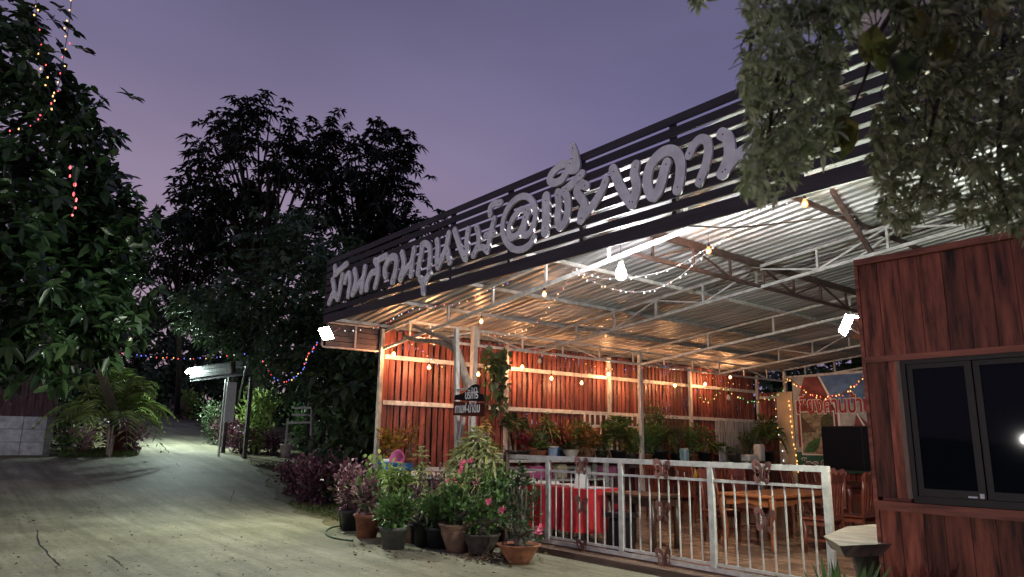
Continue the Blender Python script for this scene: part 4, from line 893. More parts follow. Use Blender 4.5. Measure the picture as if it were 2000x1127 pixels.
for z in (.0, .12, .24): rack.part('frame', MB().tube([(-.25, -.18, z), (.25, -.18, z), (.25, .18, z), (-.25, .18, z), (-.25, -.18, z)], .01, 5), M_plastic, local=True)
for i in range(7): rack.part('wire', MB().tube([(-.25+i*.083, -.18, 0), (-.25+i*.083, -.18, .24)], .006, 5), M_plastic, local=True)
jar = at(1081, 884, X=-12.5)
vessel('blue_print_bucket', 'clear bucket with blue print on the front of the white shelf', 'bucket', (-12.52, jar.y, 1.11), [(.001, 0), (.09, 0), (.12, .27), (.125, .28), (.115, .28), (.086, .012)], mat('blueprint', (.16, .32, .62), .3, var=.6, scale=12, col2=(.6, .65, .72)), [('rim', MB().lathe([(.122, .27), (.134, .275), (.134, .295), (.118, .295)], (0, 0, 0), 22), M_plastic)])
vessel('rattan_basket', 'small rattan basket at the edge of the white shelf', 'basket', (-12.5, at(1055, 885, X=-12.5).y, 1.11), [(.001, 0), (.10, 0), (.15, .07), (.155, .085), (.145, .085), (.09, .012)], M_rattan)

# ================================================================== FURNITURE
FL = .057
def table(name, label, c, sx, sy, h, m, cloth=None, shaped=True):
    t = Thing(name, label, 'table', (c[0], c[1], FL)); me = bevel_box('tabletop', sx, sy, .045, .01); t.inst('tabletop', me, m, (c[0], c[1], FL+h-.022))
    for (a, b) in ((-1, -1), (1, -1), (1, 1), (-1, 1)):
        x, y = a*(sx/2-.07), b*(sy/2-.07); pts = [(x, y, h-.045), (x+a*.02, y+b*.02, h*.72), (x-a*.012, y-b*.012, h*.35), (x+a*.015, y+b*.015, .0)] if shaped else [(x, y, h-.045), (x, y, 0)]
        t.part('leg', MB().tube(smooth3([Vector(p) for p in pts], 4), list(np.linspace(.052, .038, (len(pts)-1)*4+1)) if shaped else .045, 8), m, local=True, smooth=True)
    def apron(L, y, axis):
        n = 12; top = h-.046; poly = [(-L/2, top), (L/2, top)]+[(L/2-L*k/n, top-.13+.05*math.sin(math.pi*k/n)+.012*math.cos(4*math.pi*k/n)) for k in range(n+1)]
        fn = (lambda u, v, d: (u, y+d, v)) if axis == 0 else (lambda u, v, d: (y+d, u, v)); t.part('apron', MB().prism(poly, fn, -.012, .012), m, local=True)
    for s in (-1, 1): apron(sx-.24, s*(sy/2-.07), 0); apron(sy-.24, s*(sx/2-.07), 1)
    return t
table('teak_table', 'orange varnished teak dining table with shaped apron behind the gate', (-6.12, 10.2), .92, 1.9, .76, M_table)
table('dining_table', 'dark wooden dining table deeper in the hall near the screen', (-6.9, 13.9), .9, 1.7, .76, M_chair)
table('dining_table', 'reddish dining table set with white dishes near the plank wall', (-9.3, 12.4), 1.5, .9, .76, M_chair)
table('dark_desk', 'dark desk with pale top beside the red clothed table', (-7.15, 8.25), .95, .66, .74, M_dtable, shaped=False)
rt = table('clothed_table', 'table under a bright red floor-length cloth behind the gate', (-8.55, 8.15), 1.5, .75, .74, M_dtable, shaped=False)
mb = MB(); ring = []; n = 64; x0, x1, y0, y1 = -9.33, -7.76, 7.74, 8.56
per_ = []
for k in range(n):
    s = k/n*4; i = int(s); f = s-i; c4 = [(x0, y0), (x1, y0), (x1, y1), (x0, y1)]; a = c4[i]; b = c4[(i+1) % 4]; per_.append((a[0]+(b[0]-a[0])*f, a[1]+(b[1]-a[1])*f, i))
vs = []
for j in range(7):
    z = FL+.765-(.62*j/6)
    for k, (x, y, i) in enumerate(per_):
        o = (.03*math.sin(k*2.4)+.02*math.sin(k*1.1+1))*(j/6); nx, ny = [(0, -1), (1, 0), (0, 1), (-1, 0)][i]; vs.append((x+nx*(o+.03*j/6), y+ny*(o+.03*j/6), z))
mb.add(vs, [(j*n+k, j*n+(k+1) % n, (j+1)*n+(k+1) % n, (j+1)*n+k) for j in range(6) for k in range(n)]+[tuple(range(n-1, -1, -1))])
single('red_tablecloth', mb, M_red, 'bright red tablecloth hanging to the floor behind the left gate panel', 'tablecloth', (-8.55, 8.15, FL), smooth=False)
def paper(name, label, cat, c, sx, sy, sz, m, rz=0):
    t = single(name, MB(), m, label, cat); bpy.data.objects.remove(t); c = Vector(c); me = bevel_box(name, sx, sy, sz, min(sz, sx, sy)*.25); me.materials.append(m); o = link(bpy.data.objects.new(name, me)); o.location = c+Vector((0, 0, sz/2)); o.rotation_euler[2] = rz; return tag(o, label, cat)
topz = FL+.768
paper('white_tray', 'white tray on the red tablecloth', 'tray', (-9.0, 8.0, topz), .42, .3, .05, M_plastic, .2); paper('white_packet', 'stack of white napkins on the red tablecloth', 'napkins', (-8.45, 8.05, topz), .4, .26, .035, M_plastic, -.2); paper('pale_mat', 'pale bluish mat at the right end of the red tablecloth', 'mat', (-7.95, 8.1, topz), .3, .4, .012, mat('bluemat', (.45, .50, .60), .6))
tn = Thing('table_card', 'white folded card standing on the red tablecloth', 'card', (-8.05, 7.92, topz))
tn.part('front_leaf', MB().add([(-.12, -.06, 0), (.12, -.06, 0), (.10, 0, .28), (-.10, 0, .28)], [(0, 1, 2, 3)]), M_plastic, local=True); tn.part('back_leaf', MB().add([(-.12, .06, 0), (.12, .06, 0), (.10, .002, .28), (-.10, .002, .28)], [(3, 2, 1, 0)]), M_plastic, local=True)
rng2 = random.Random(3)
for i in range(6):
    x = -9.85+i*.22; vessel('condiment_bottle', ['red sauce bottle', 'white sauce bottle', 'clear water glass', 'yellow sauce bottle', 'steel canister', 'small white cup'][i]+' on the dish-laden table near the wall', 'bottle', (x, 12.2+rng2.uniform(-.2, .2), FL+.76), [(.001, 0), (.035, 0), (.036, .12), (.015, .16), (.014, .20), (.001, .205)] if i in (0, 1, 3) else [(.001, 0), (.04, 0), (.045, .13), (.042, .13), (.036, .01)], [mat('sauce_red', (.45, .03, .02), .3), M_plastic, M_bulbglass, mat('sauce_yellow', (.55, .35, .03), .3), M_steel, M_plastic][i])
bn = bx('black_bin', 'black lidded plastic bin standing inside the gate', 'bin', (-6.98, 7.62, FL), (.30, .30, .46), M_black, M_black)
def chair_proto(name, label, loc, rz):
    t = Thing(name, label, 'chair', loc, 'dining chairs with carved backs', rz); W_ = .42
    me = bevel_box('seat', W_+.03, .42, .035, .012); me.materials.append(M_chair); o = link(bpy.data.objects.new('seat', me), t.o); o.location = (0, 0, .455)
    for s in (-1, 1):
        t.part('leg', MB().tube([(s*.18, .17, 0), (s*.18, .17, .2), (s*.18, .17, .44)], [.02, .026, .028], 8), M_chair, local=True, smooth=True)
        t.part('back_post', MB().tube([(s*.185, -.20, 0), (s*.185, -.185, .45), (s*.19, -.21, .75), (s*.195, -.26, 1.06)], [.021, .026, .024, .022], 8), M_chair, local=True, smooth=True)
        t.part('side_rail', MB().bar((s*.18, -.18, .40), (s*.18, .17, .40), .02, .06), M_chair, local=True); t.part('stretcher', MB().bar((s*.18, -.18, .18), (s*.18, .17, .18), .018, .028), M_chair, local=True)
    t.part('front_rail', MB().bar((-.18, .175, .40), (.18, .175, .40), .02, .06), M_chair, local=True)
    top = [(-.235+.47*k/16, 1.02+.055*abs(math.sin(k/16*math.pi*3))+.02*math.sin(math.pi*k/16)) for k in range(17)]+[(.225, .95), (.08, .925), (0, .945), (-.08, .925), (-.225, .95)]
    t.part('crest_rail', MB().prism(top, lambda u, v, d: (u, -.25-(v-1)*.18+d, v), -.012, .014), M_chair, local=True)
    for k in range(4):
        x = -.12+k*.08; sp = [(-.024, .50), (.024, .50), (.030, .60), (.016, .70), (.030, .80), (.020, .955), (-.020, .955), (-.030, .80), (-.016, .70), (-.030, .60)]
        t.part('splat', MB().prism([(x+u, v) for u, v in sp], lambda u, v, d: (u, -.185-(v-.45)*.125+d, v), -.007, .007), M_chair, local=True)
    t.part('lower_back_rail', MB().bar((-.18, -.19, .50), (.18, -.19, .50), .02, .045), M_chair, local=True)
    return t.o
CH = [(-6.85, 9.75, -90, 'carved chair on the left side of the teak table, nearest the gate'), (-6.9, 10.65, -88, 'carved chair on the left side of the teak table, farther one'), (-5.35, 9.95, 92, 'carved chair on the right side of the teak table, nearest the gate'), (-5.3, 10.85, 88, 'carved chair on the right side of the teak table, farther one'),
 (-6.1, 11.55, 182, 'carved chair at the far end of the teak table'), (-4.6, 10.6, 70, 'carved chair standing apart between the teak table and the kiosk'), (-7.65, 13.4, -90, 'carved chair left of the dark table, nearer one'), (-7.65, 14.3, -86, 'carved chair left of the dark table, farther one'),
 (-6.15, 13.5, 90, 'carved chair right of the dark table, nearer one'), (-6.1, 14.3, 95, 'carved chair right of the dark table, farther one'), (-4.75, 11.9, 5, 'carved chair with its back to the gate beside the kiosk'), (-5.35, 12.3, 8, 'carved chair behind the teak table with its back to the gate'), (-8.9, 11.75, 0, 'carved chair at the near side of the dish-laden table, right one'), (-9.7, 11.75, 4, 'carved chair at the near side of the dish-laden table, left one'), (-9.3, 13.1, 180, 'carved chair at the far side of the dish-laden table')]
c0 = chair_proto('carved_chair', CH[0][3], (CH[0][0], CH[0][1], FL), rad(CH[0][2]))
for x, y, r, lab in CH[1:]: copy_thing(c0, (x, y, FL), lab, rad(r))

# slab table beside the kiosk
st = Thing('slab_table', 'weathered thick slab table on a log pedestal by the kiosk', 'table', (-3.1, 7.0, 0))
pts = [at(1608, 1047, Z=.74), at(1655, 1028, Z=.74), at(1735, 1022, Z=.74), at(1760, 1040, Z=.74), at(1748, 1062, Z=.74), at(1640, 1066, Z=.74)]
cx_ = sum(p.x for p in pts)/6; cy_ = sum(p.y for p in pts)/6
st.part('slab', MB().prism([(p.x, p.y) for p in pts][::-1], lambda u, v, d: (u if d > -.05 else cx_+(u-cx_)*.86, v if d > -.05 else cy_+(v-cy_)*.86, .74+d), 0, -.10), M_slabtable)
st.part('pedestal', MB().tube([(cx_, cy_, 0), (cx_+.01, cy_, .3), (cx_, cy_, .64)], [.14, .10, .16], 12), M_barkd, smooth=True)

# ================================================================== PLANTS
L_green = leafmat('leaf_green', (.05, .11, .03), (.14, .24, .07)); L_dark = leafmat('leaf_dark', (.03, .055, .022), (.075, .12, .05), .42, .2, .45)
L_varieg = leafmat('leaf_variegated', (.20, .25, .07), (.58, .58, .30), .45, .25, .35); L_lime = leafmat('leaf_lime', (.14, .24, .05), (.40, .50, .16))
L_purple = leafmat('leaf_purple', (.045, .012, .025), (.10, .03, .05), .45, .15, .4, (.20, .09, .12)); L_pinkmix = leafmat('leaf_pink_green', (.09, .03, .05), (.16, .17, .09), .45, .2, .4, (.45, .25, .30))
L_yellow = leafmat('leaf_yellow_croton', (.12, .09, .02), (.42, .27, .05)); L_orange = leafmat('leaf_orange_croton', (.10, .06, .02), (.33, .17, .05)); L_red = leafmat('leaf_red', (.10, .012, .02), (.25, .03, .045))
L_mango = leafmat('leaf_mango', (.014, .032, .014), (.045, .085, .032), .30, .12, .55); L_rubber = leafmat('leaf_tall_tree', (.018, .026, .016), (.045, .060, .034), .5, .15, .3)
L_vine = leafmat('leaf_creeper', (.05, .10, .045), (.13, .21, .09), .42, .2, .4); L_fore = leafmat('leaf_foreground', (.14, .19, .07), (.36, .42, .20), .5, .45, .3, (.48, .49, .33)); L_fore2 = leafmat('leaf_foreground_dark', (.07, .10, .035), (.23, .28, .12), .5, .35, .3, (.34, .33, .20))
L_big = leafmat('leaf_heart', (.03, .07, .015), (.09, .16, .03), .4, .4, .4, (.26, .17, .03)); L_grass = leafmat('grass_blade', (.05, .075, .02), (.13, .16, .05)); L_dry = leafmat('dry_leaf', (.07, .045, .025), (.20, .13, .075), .8, .1, .2)
L_flower = leafmat('flower_pink', (.62, .05, .14), (.80, .20, .32), .5, .3, .3); L_grey = leafmat('leaf_grey', (.10, .12, .10), (.26, .28, .25))

def pot_profile(r, h, kind):
    if kind == 'bowl': return [(.001, 0), (r*.50, 0), (r*.62, h*.25), (r*.84, h*.62), (r*.97, h*.88), (r*1.04, h*.93), (r*1.05, h), (r*.97, h), (r*.93, h*.9), (r*.8, h*.84)]
    if kind == 'urn': return [(.001, 0), (r*.58, 0), (r*.66, h*.18), (r*.92, h*.62), (r*.97, h*.84), (r*1.06, h*.90), (r*1.08, h*.99), (r*.98, h), (r*.9, h*.9), (r*.85, h*.86)]
    return [(.001, 0), (r*.76, 0), (r*.95, h*.82), (r*1.05, h*.84), (r*1.07, h*.99), (r*.99, h), (r*.93, h*.9), (r*.88, h*.86)]
def make_pot(t, r, h, kind, m):
    wob = (lambda a, z: .03*math.sin(a*14) if z > h*.9 else 0) if kind in ('bowl', 'urn') else None
    p = t.part('pot', MB().lathe(pot_profile(r, h, kind), (0, 0, 0), 36 if wob else 24, wob), m, local=True, smooth=True)
    t.part('soil', MB().disc((0, 0, h*.87), r*.9, 18), M_soil, p, local=True)
def fol_bush(t, h0, H, R, leaf, n, lm, stems=7, flat=.8, m_stem=M_bark, upb=.6, lw=.45, bend=.25):
    lv = Leaves(); mb = MB()
    for i in range(stems):
        a = random.uniform(0, 6.3); rr = R*random.uniform(.15, .75); tip = np.array([rr*math.cos(a), rr*math.sin(a), h0+H*random.uniform(.6, 1.0)])
        mid = np.array([tip[0]*.35, tip[1]*.35, h0+(tip[2]-h0)*.5]); mb.tube([(tip[0]*.08, tip[1]*.08, h0-.02), mid, tip], [.012, .009, .004], 5)
        k = max(3, n//stems); s = RNG.random(k)**.6; base = np.array([tip[0]*.08, tip[1]*.08, h0]); P = base+(mid-base)*np.minimum(s*2, 1)[:, None]+(tip-mid)*np.maximum(s*2-1, 0)[:, None]
        P = P+RNG.normal(0, R*.20, (k, 3))*np.array([1, 1, flat]); P[:, 2] = np.maximum(P[:, 2], h0+.02)
        d = unit(P-np.array([0, 0, h0+H*.3]))*.9+rdir(k)*.7+np.array([0, 0, upb]); lv.add(P, d, leaf*RNG.uniform(.7, 1.2, k), leaf*lw*RNG.uniform(.8, 1.2, k), None, bend)
    t.part('stems', mb, m_stem, local=True); t.part('foliage', lv.mesh('foliage', (0, 0, 0), leaf > .05), lm, kind='stuff')
def fol_dracaena(t, h0, heads, leaf, n, lm, w=.035, m_stem=M_bark, spread=1.25, bend=.75, layers=4):
    lv = Leaves(); mb = MB()
    for (x, y, z) in heads:
        mb.tube([(x*.15, y*.15, h0-.02), (x*.6, y*.6, h0+(z-h0)*.55), (x, y, z)], [.018, .014, .01], 6)
        for q in range(layers):
            zz = z-q*leaf*.22; whorl(lv, (x, y, zz), (x*.25, y*.25, 1), n, leaf*(.65+.14*q), w, .45+spread*.25*q, bend)
    t.part('stems', mb, m_stem, local=True, smooth=True); t.part('foliage', lv.mesh('foliage', (0, 0, 0)), lm, kind='stuff')
def fol_palm(t, h0, H, R, nf, lm, leaflet=.22, stem_h=0., m_stem=M_bark, per=16):
    lv = Leaves(); mb = MB()
    if stem_h:
        for i in range(3): a = i*2.1; mb.tube([(.05*math.cos(a), .05*math.sin(a), 0), (.10*math.cos(a), .10*math.sin(a), stem_h*random.uniform(.7, 1.1))], [.035, .025], 8)
    for i in range(nf):
        a = i*2.4+random.uniform(-.3, .3); el = random.uniform(.35, 1.35); Lf = R*random.uniform(.75, 1.15); P = []
        for k in range(per+1):
            s = k/per; rr = Lf*s*math.cos(el)*(1+.3*s); zz = h0+stem_h*.9+H*s*math.sin(el)-.55*H*s*s*s*(1.4-el*.5); P.append(np.array([rr*math.cos(a), rr*math.sin(a), zz]))
        mb.tube(P, list(np.linspace(.012, .003, per+1)), 4)
        for k in range(2, per+1):
            d = unit((P[k]-P[k-1])[None])[0]; sd = np.cross(d, [0, 0, 1.]); sd /= max(np.linalg.norm(sd), 1e-6)
            for sg in (-1, 1): lv.add(P[k][None], d*.6+sg*sd*.8+np.array([0, 0, .12]), leaflet*math.sin(math.pi*min(.95, .15+k/per*.8))*random.uniform(.85, 1.1), .022*leaflet/.22, None, .35)
    t.part('stems', mb, m_stem, local=True); t.part('fronds', lv.mesh('fronds', (0, 0, 0), False), lm, kind='stuff')
def fol_strap(t, h0, n, leaf, w, lm, spread=.8, bend=.35, r=.04):
    lv = Leaves(); a = RNG.random(n)*6.3; e = RNG.random(n)**.7*spread
    d = np.stack([np.cos(a)*np.sin(e), np.sin(a)*np.sin(e), np.cos(e)], 1); P = np.stack([np.cos(a)*r, np.sin(a)*r, np.full(n, h0)], 1); lv.add(P, d, leaf*RNG.uniform(.65, 1.1, n), w, None, bend)
    t.part('foliage', lv.mesh('foliage', (0, 0, 0)), lm, kind='stuff')
def fol_adenium(t, h0, branches, leaf, lm, flowers=()):
    lv = Leaves(); mb = MB(); mb.tube([(0, 0, h0-.03), (0, 0, h0+.08), (.01, 0, h0+.16)], [.07, .06, .035], 8)
    for pts in branches:
        P = smooth3([Vector((0, 0, h0+.1))]+[Vector(p) for p in pts], 4); mb.tube(P, list(np.linspace(.028, .010, len(P))), 6); e = P[-1]; d = (P[-1]-P[-3]).normalized()
        whorl(lv, e, d, 8, leaf, leaf*.36, 1.0, .2); whorl(lv, e-d*.03, d, 7, leaf, leaf*.36, 1.4, .2)
    t.part('branches', mb, M_bark, local=True, smooth=True); t.part('foliage', lv.mesh('foliage', (0, 0, 0)), lm, kind='stuff')
    for f in flowers: flower(t, f)
def flower(t, c, s=.075):
    lv = Leaves(); whorl(lv, (0, 0, 0), (.3, -.9, .5), 5, s, s*.75, 1.15, .05, .8); o = t.part('flower', lv.mesh('flower', (0, 0, 0)), L_flower); o.location = Vector(c); return o
def pot_plant(px, py, label, r, h, kind, m, name='potted_plant', group='pots in front of the counter', loc=None):
    p = Vector(loc) if loc is not None else at(px, py, Z=0)
    t = Thing(name, label, 'potted plant', p, group); t.o.rotation_euler[2] = random.uniform(0, 6) if False else 0
    make_pot(t, r, h, kind, m); return t
# --- cluster of pots in front of the cement counter
t = pot_plant(686, 1036, 'purple-leaved shrub with pink tips in a dark pot, leftmost of the cluster', .2, .34, 'pot', M_blackpot); fol_bush(t, .3, .78, .46, .10, 620, L_purple, 10); fol_bush(t, .6, .5, .38, .09, 160, L_pinkmix, 6)
t = pot_plant(716, 1050, 'purple and green croton in a rusty brown pot', .2, .36, 'pot', M_terra); fol_bush(t, .32, .62, .36, .11, 300, L_pinkmix, 8); fol_bush(t, .45, .55, .34, .11, 260, L_green, 7)
t = pot_plant(728, 1040, 'lime green variegated croton standing behind the brown pot', .18, .3, 'pot', M_blackpot, loc=at(732, 1048, Z=0)+Vector((-.1, .35, 0))); fol_dracaena(t, .3, [(-.1, 0, 1.0), (.1, .05, 1.08), (.02, -.1, .95), (.2, .1, .9)], .26, 9, L_lime, .05, bend=.6)
t = pot_plant(768, 1072, 'round green bush in a grey plastic pot', .20, .30, 'pot', M_greypot); fol_bush(t, .27, .46, .38, .09, 850, L_green, 12, upb=.4)
t = pot_plant(785, 1052, 'tall stem of variegated leaves rising behind the grey pot', .16, .28, 'pot', M_blackpot, loc=at(772, 1066, Z=0)+Vector((-.05, .42, 0))); fol_dracaena(t, .25, [(0, 0, 1.35), (.04, 0, 1.12), (-.04, 0, .95), (.05, .05, .8)], .22, 9, L_varieg, .045, bend=.55, layers=3); fol_bush(t, .3, .55, .26, .12, 170, L_pinkmix, 5)
t = pot_plant(805, 1060, 'small thorny bare-branched plant in a brown clay pot', .15, .26, 'pot', M_clay); fol_adenium(t, .24, [(( -.12, 0, .6)), ], .07, L_purple) if False else fol_adenium(t, .24, [[(-.14, 0, .5), (-.02, 0, .78)], [(.10, .02, .55), (.16, 0, .74)]], .07, L_purple); fol_bush(t, .25, .5, .22, .07, 180, L_purple, 6)
t = pot_plant(826, 1068, 'black banded pot with a slim variegated plant', .15, .36, 'pot', M_blackpot); fol_dracaena(t, .33, [(.02, 0, .62), (-.06, .03, .75)], .22, 9, L_varieg, .035); fol_strap(t, .34, 22, .55, .018, L_grey, 1.2, .4)
t = pot_plant(856, 1071, 'black pot with glossy green leaves at the front of the cluster', .19, .30, 'pot', M_blackpot); fol_bush(t, .28, .45, .34, .12, 380, L_green, 9, lw=.5)
t = pot_plant(850, 1066, 'mound of drooping variegated leaves above the black pots', .18, .3, 'pot', M_blackpot, loc=at(848, 1070, Z=0)+Vector((-.1, .33, 0))); fol_dracaena(t, .3, [(-.1, 0, .92), (.12, -.04, .98), (.02, .06, 1.04), (.22, .0, .86), (-.22, .0, .84)], .26, 11, L_varieg, .04, bend=.85)
t = pot_plant(880, 1060, 'largest variegated plant with arching striped leaves beside the white posts', .22, .4, 'pot', M_greypot, loc=at(872, 1066, Z=0)+Vector((-.15, .62, 0)))
fol_dracaena(t, .36, [(-.62, 0, 1.30), (-.46, .1, 1.46), (-.28, .05, 1.58), (-.08, 0, 1.66), (.10, -.05, 1.60), (.26, 0, 1.50), (.40, .02, 1.34), (-.02, -.18, 1.40), (-.30, -.14, 1.32), (.2, -.16, 1.28), (-.52, -.08, 1.14), (.0, -.22, 1.16), (-.24, -.2, 1.08), (.34, -.1, 1.10)], .27, 14, L_varieg, .042, bend=.55, layers=4, spread=1.7)
t = pot_plant(893, 1078, 'weathered clay urn with a pink-flowered desert rose', .25, .38, 'urn', M_clay); fol_adenium(t, .34, [[(-.14, 0, .62), (-.16, -.03, .88)], [(.05, 0, .65), (.02, -.05, .95)], [(.22, 0, .58), (.42, -.02, .72), (.46, 0, .92)], [(.1, .05, .7), (.2, .05, 1.05)]], .12, L_green, [(-.18, -.06, .92), (.03, -.1, .95), (.14, -.05, 1.18), (.10, -.05, 1.1), (.33, -.05, 1.22), (.48, -.04, .95)]); fol_bush(t, .36, .55, .36, .10, 420, L_green, 9)
t = pot_plant(940, 1084, 'dark clay pot with glossy desert rose leaves and dry litter', .24, .28, 'urn', mat('dark_clay', (.075, .055, .045), .85, var=.4, scale=6, bump=.3)); fol_adenium(t, .26, [[(.05, 0, .5), (.2, 0, .62)], [(-.1, 0, .5), (-.15, 0, .72)], [(.12, .05, .55), (.3, .05, .8)], [(.2, 0, .45), (.5, -.05, .52)]], .11, L_green, [(.22, -.06, .70), (.52, -.06, .62)]); fol_bush(t, .26, .5, .36, .09, 380, L_green, 8)
t = pot_plant(1013, 1101, 'wide scalloped terracotta bowl with a sprawling desert rose', .265, .24, 'bowl', M_terra); fol_adenium(t, .22, [[(.22, 0, .42), (.42, -.02, .40)], [(-.12, 0, .46), (-.2, 0, .55)], [(.05, .02, .5), (.0, .02, .62)], [(.16, -.06, .4), (.22, -.1, .5)], [(-.2, .03, .36), (-.34, .03, .46)]], .10, L_dark, [(.45, -.05, .42), (.40, .0, .46)]); fol_bush(t, .22, .3, .26, .06, 160, L_dark, 7)
t = pot_plant(985, 1085, 'tall dark rosette plant on a bare stem behind the terracotta bowl', .2, .24, 'pot', M_blackpot, loc=at(985, 1095, Z=0)+Vector((-.02, .3, 0))); fol_dracaena(t, .24, [(.0, 0, 1.12), (.08, .03, 1.0), (-.1, .0, .98)], .16, 10, L_dark, .04, bend=.3, layers=3)
EX = [(742, 1046, -.05, .45, 'leafy green shrub filling the gap behind the grey pot', L_green, .8, .42, .11, 520), (802, 1056, 0, .5, 'pink-veined shrub behind the brown clay pot', L_pinkmix, .75, .36, .10, 380), (915, 1070, .05, .42, 'green shrub between the clay urn and the gate end', L_green, .85, .40, .11, 480), (950, 1078, .1, .5, 'dark green shrub against the gate bars', L_dark, .7, .36, .10, 360), (700, 1040, -.3, .5, 'lime shrub rising behind the purple one', L_lime, .95, .36, .13, 320), (664, 1036, -.35, .3, 'small pale pink-tipped shrub at the left end of the pots', L_pinkmix, .6, .34, .10, 300)]
for (px, py, dx, dy, lab, lm, H_, R__, lf, n_l) in EX:
    t = pot_plant(0, 0, lab, .16, .26, 'pot', M_blackpot, loc=at(px, py, Z=0)+Vector((dx, dy, 0))); fol_bush(t, .24, H_, R__, lf, n_l, lm, 9)
# dry leaf litter and the garden hose by the pots
lv = Leaves()
for i in range(260):
    p = at(random.gauss(965, 45), random.gauss(1092, 7), Z=0.006); lv.add(np.array([[p.x, p.y, .015+random.random()*.03]]), rdir(1)*np.array([1, 1, .2]), .07, .03, None, 0)
for i in range(90):
    p = at(random.uniform(680, 900), random.gauss(1072, 8), Z=0.006); lv.add(np.array([[p.x, p.y, .012]]), rdir(1)*np.array([1, 1, .15]), .05, .025, None, 0)
for i in range(420):
    p = gat(random.uniform(-50, 1000), 905+220*random.random()**.8); lv.add(np.array([[p.x, p.y, gz(p.x)+.010]]), rdir(1)*np.array([1, 1, .12]), random.uniform(.02, .055), random.uniform(.012, .03), None, 0)
me = lv.mesh('leaf_litter', (0, 0, 0)); me.materials.append(L_dry); tag(link(bpy.data.objects.new('leaf_litter', me)), 'dry brown fallen leaves scattered over the drive and round the pots', 'leaf litter', kind='stuff')
single('garden_hose', MB().tube(smooth3([at(x, y, Z=.02) for x, y in ((690, 1056), (660, 1052), (641, 1046), (636, 1038), (648, 1030), (672, 1026))], 6), .014, 6), M_hose, 'dark green garden hose curling out from under the pots', 'hose', at(690, 1056, Z=.02), smooth=True)
# --- plants on the counter and the shelves by the plank wall
def shelf_plant(px, x, z, label, r, h, kind, m): return pot_plant(0, 0, label, r, h, kind, m, loc=(x, at(px, 870, X=x).y, z), group='plants along the plank wall')
t = shelf_plant(762, -12.9, .92, 'yellow croton in a clay pot on the counter by the corner post', .16, .24, 'pot', M_clay); fol_bush(t, .22, .55, .26, .15, 190, L_yellow, 7)
t = shelf_plant(800, -12.85, .92, 'thin brownish bush on the counter beside the yellow croton', .15, .22, 'pot', M_terra); fol_bush(t, .2, .68, .34, .12, 260, L_orange, 9, lw=.25)
t = shelf_plant(948, -12.75, 1.11, 'pale-edged leafy plant in a terracotta pot behind the towel', .15, .2, 'pot', M_terra); fol_dracaena(t, .2, [(0, 0, .8), (-.15, .1, .62), (.12, -.1, .55)], .24, 8, L_varieg, .06)
t = shelf_plant(968, -12.7, 1.11, 'small grassy plant in a buff pot on the shelf', .14, .2, 'pot', mat('buff_pot', (.36, .24, .14), .8, var=.3, scale=6)); fol_strap(t, .18, 44, .36, .02, L_green, 1.2, .5)
t = shelf_plant(1003, -12.95, 1.11, 'clump of tall thin canes with fan leaves on the shelf', .18, .2, 'pot', M_blackpot); fol_palm(t, .2, .55, .42, 16, L_dark, .3, .55, M_bark, 12)
t = shelf_plant(1038, -12.75, 1.11, 'spiky yucca in a banded terracotta pot', .16, .26, 'pot', M_terra); fol_strap(t, .24, 52, .62, .045, L_green, 1.3, .3)
t = shelf_plant(1052, -12.7, 1.11, 'low leafy plant in a wide terracotta pot', .19, .2, 'bowl', M_terra); fol_bush(t, .18, .42, .3, .14, 170, L_dark, 7)
t = shelf_plant(1082, -12.85, 1.11, 'red-leaved dracaena in a blue glazed pot', .17, .28, 'pot', M_bluepot); fol_dracaena(t, .25, [(0, 0, .62), (.12, .1, .75), (-.12, -.1, .7)], .3, 10, L_red, .04)
t = shelf_plant(1115, -12.7, 1.11, 'fern in a white woven basket pot on the shelf', .2, .22, 'bowl', M_slabtop); fol_palm(t, .2, .35, .38, 16, L_dark, .16, 0, M_bark, 10)
t = shelf_plant(1150, -12.7, 1.11, 'orange croton in a clay pot at the end of the shelf', .17, .26, 'pot', M_clay); fol_bush(t, .24, .52, .34, .15, 260, L_orange, 8)
t = shelf_plant(1208, -12.6, 1.03, 'tall feathery green palm beside the picket screen', .2, .3, 'pot', M_blackpot); fol_palm(t, .25, 1.1, .62, 22, L_green, .34, .25, M_bark, 14)
t = shelf_plant(1288, -12.6, 1.03, 'large dense feathery bush left of the inner white post', .24, .3, 'pot', M_blackpot); fol_bush(t, .2, 1.35, .62, .09, 1500, L_dark, 18, lw=.3); fol_palm(t, .3, 1.25, .5, 12, L_green, .25, .2)
t = shelf_plant(1322, -12.6, 1.03, 'brownish small-leaved bush against the inner white post', .2, .26, 'pot', M_blackpot); fol_bush(t, .2, .95, .45, .08, 700, L_dark, 12, lw=.35)
t = shelf_plant(1376, -12.5, 1.03, 'pale-stemmed cordyline in a black pot right of the inner post', .2, .28, 'pot', M_blackpot); fol_dracaena(t, .25, [(0, 0, .85), (.1, .1, .72)], .5, 11, L_green, .055, M_pale, bend=.55)
t = shelf_plant(1432, -12.5, 1.03, 'silvery spreading plant by the grey slat screen', .18, .22, 'pot', M_greypot); fol_strap(t, .2, 60, .5, .05, L_grey, 1.3, .4)
t = shelf_plant(1498, -12.55, 1.03, 'tall green palm in the far corner beside the cream board', .24, .3, 'pot', M_blackpot); fol_palm(t, .25, 1.5, .7, 20, L_green, .32, .3, M_bark, 14)
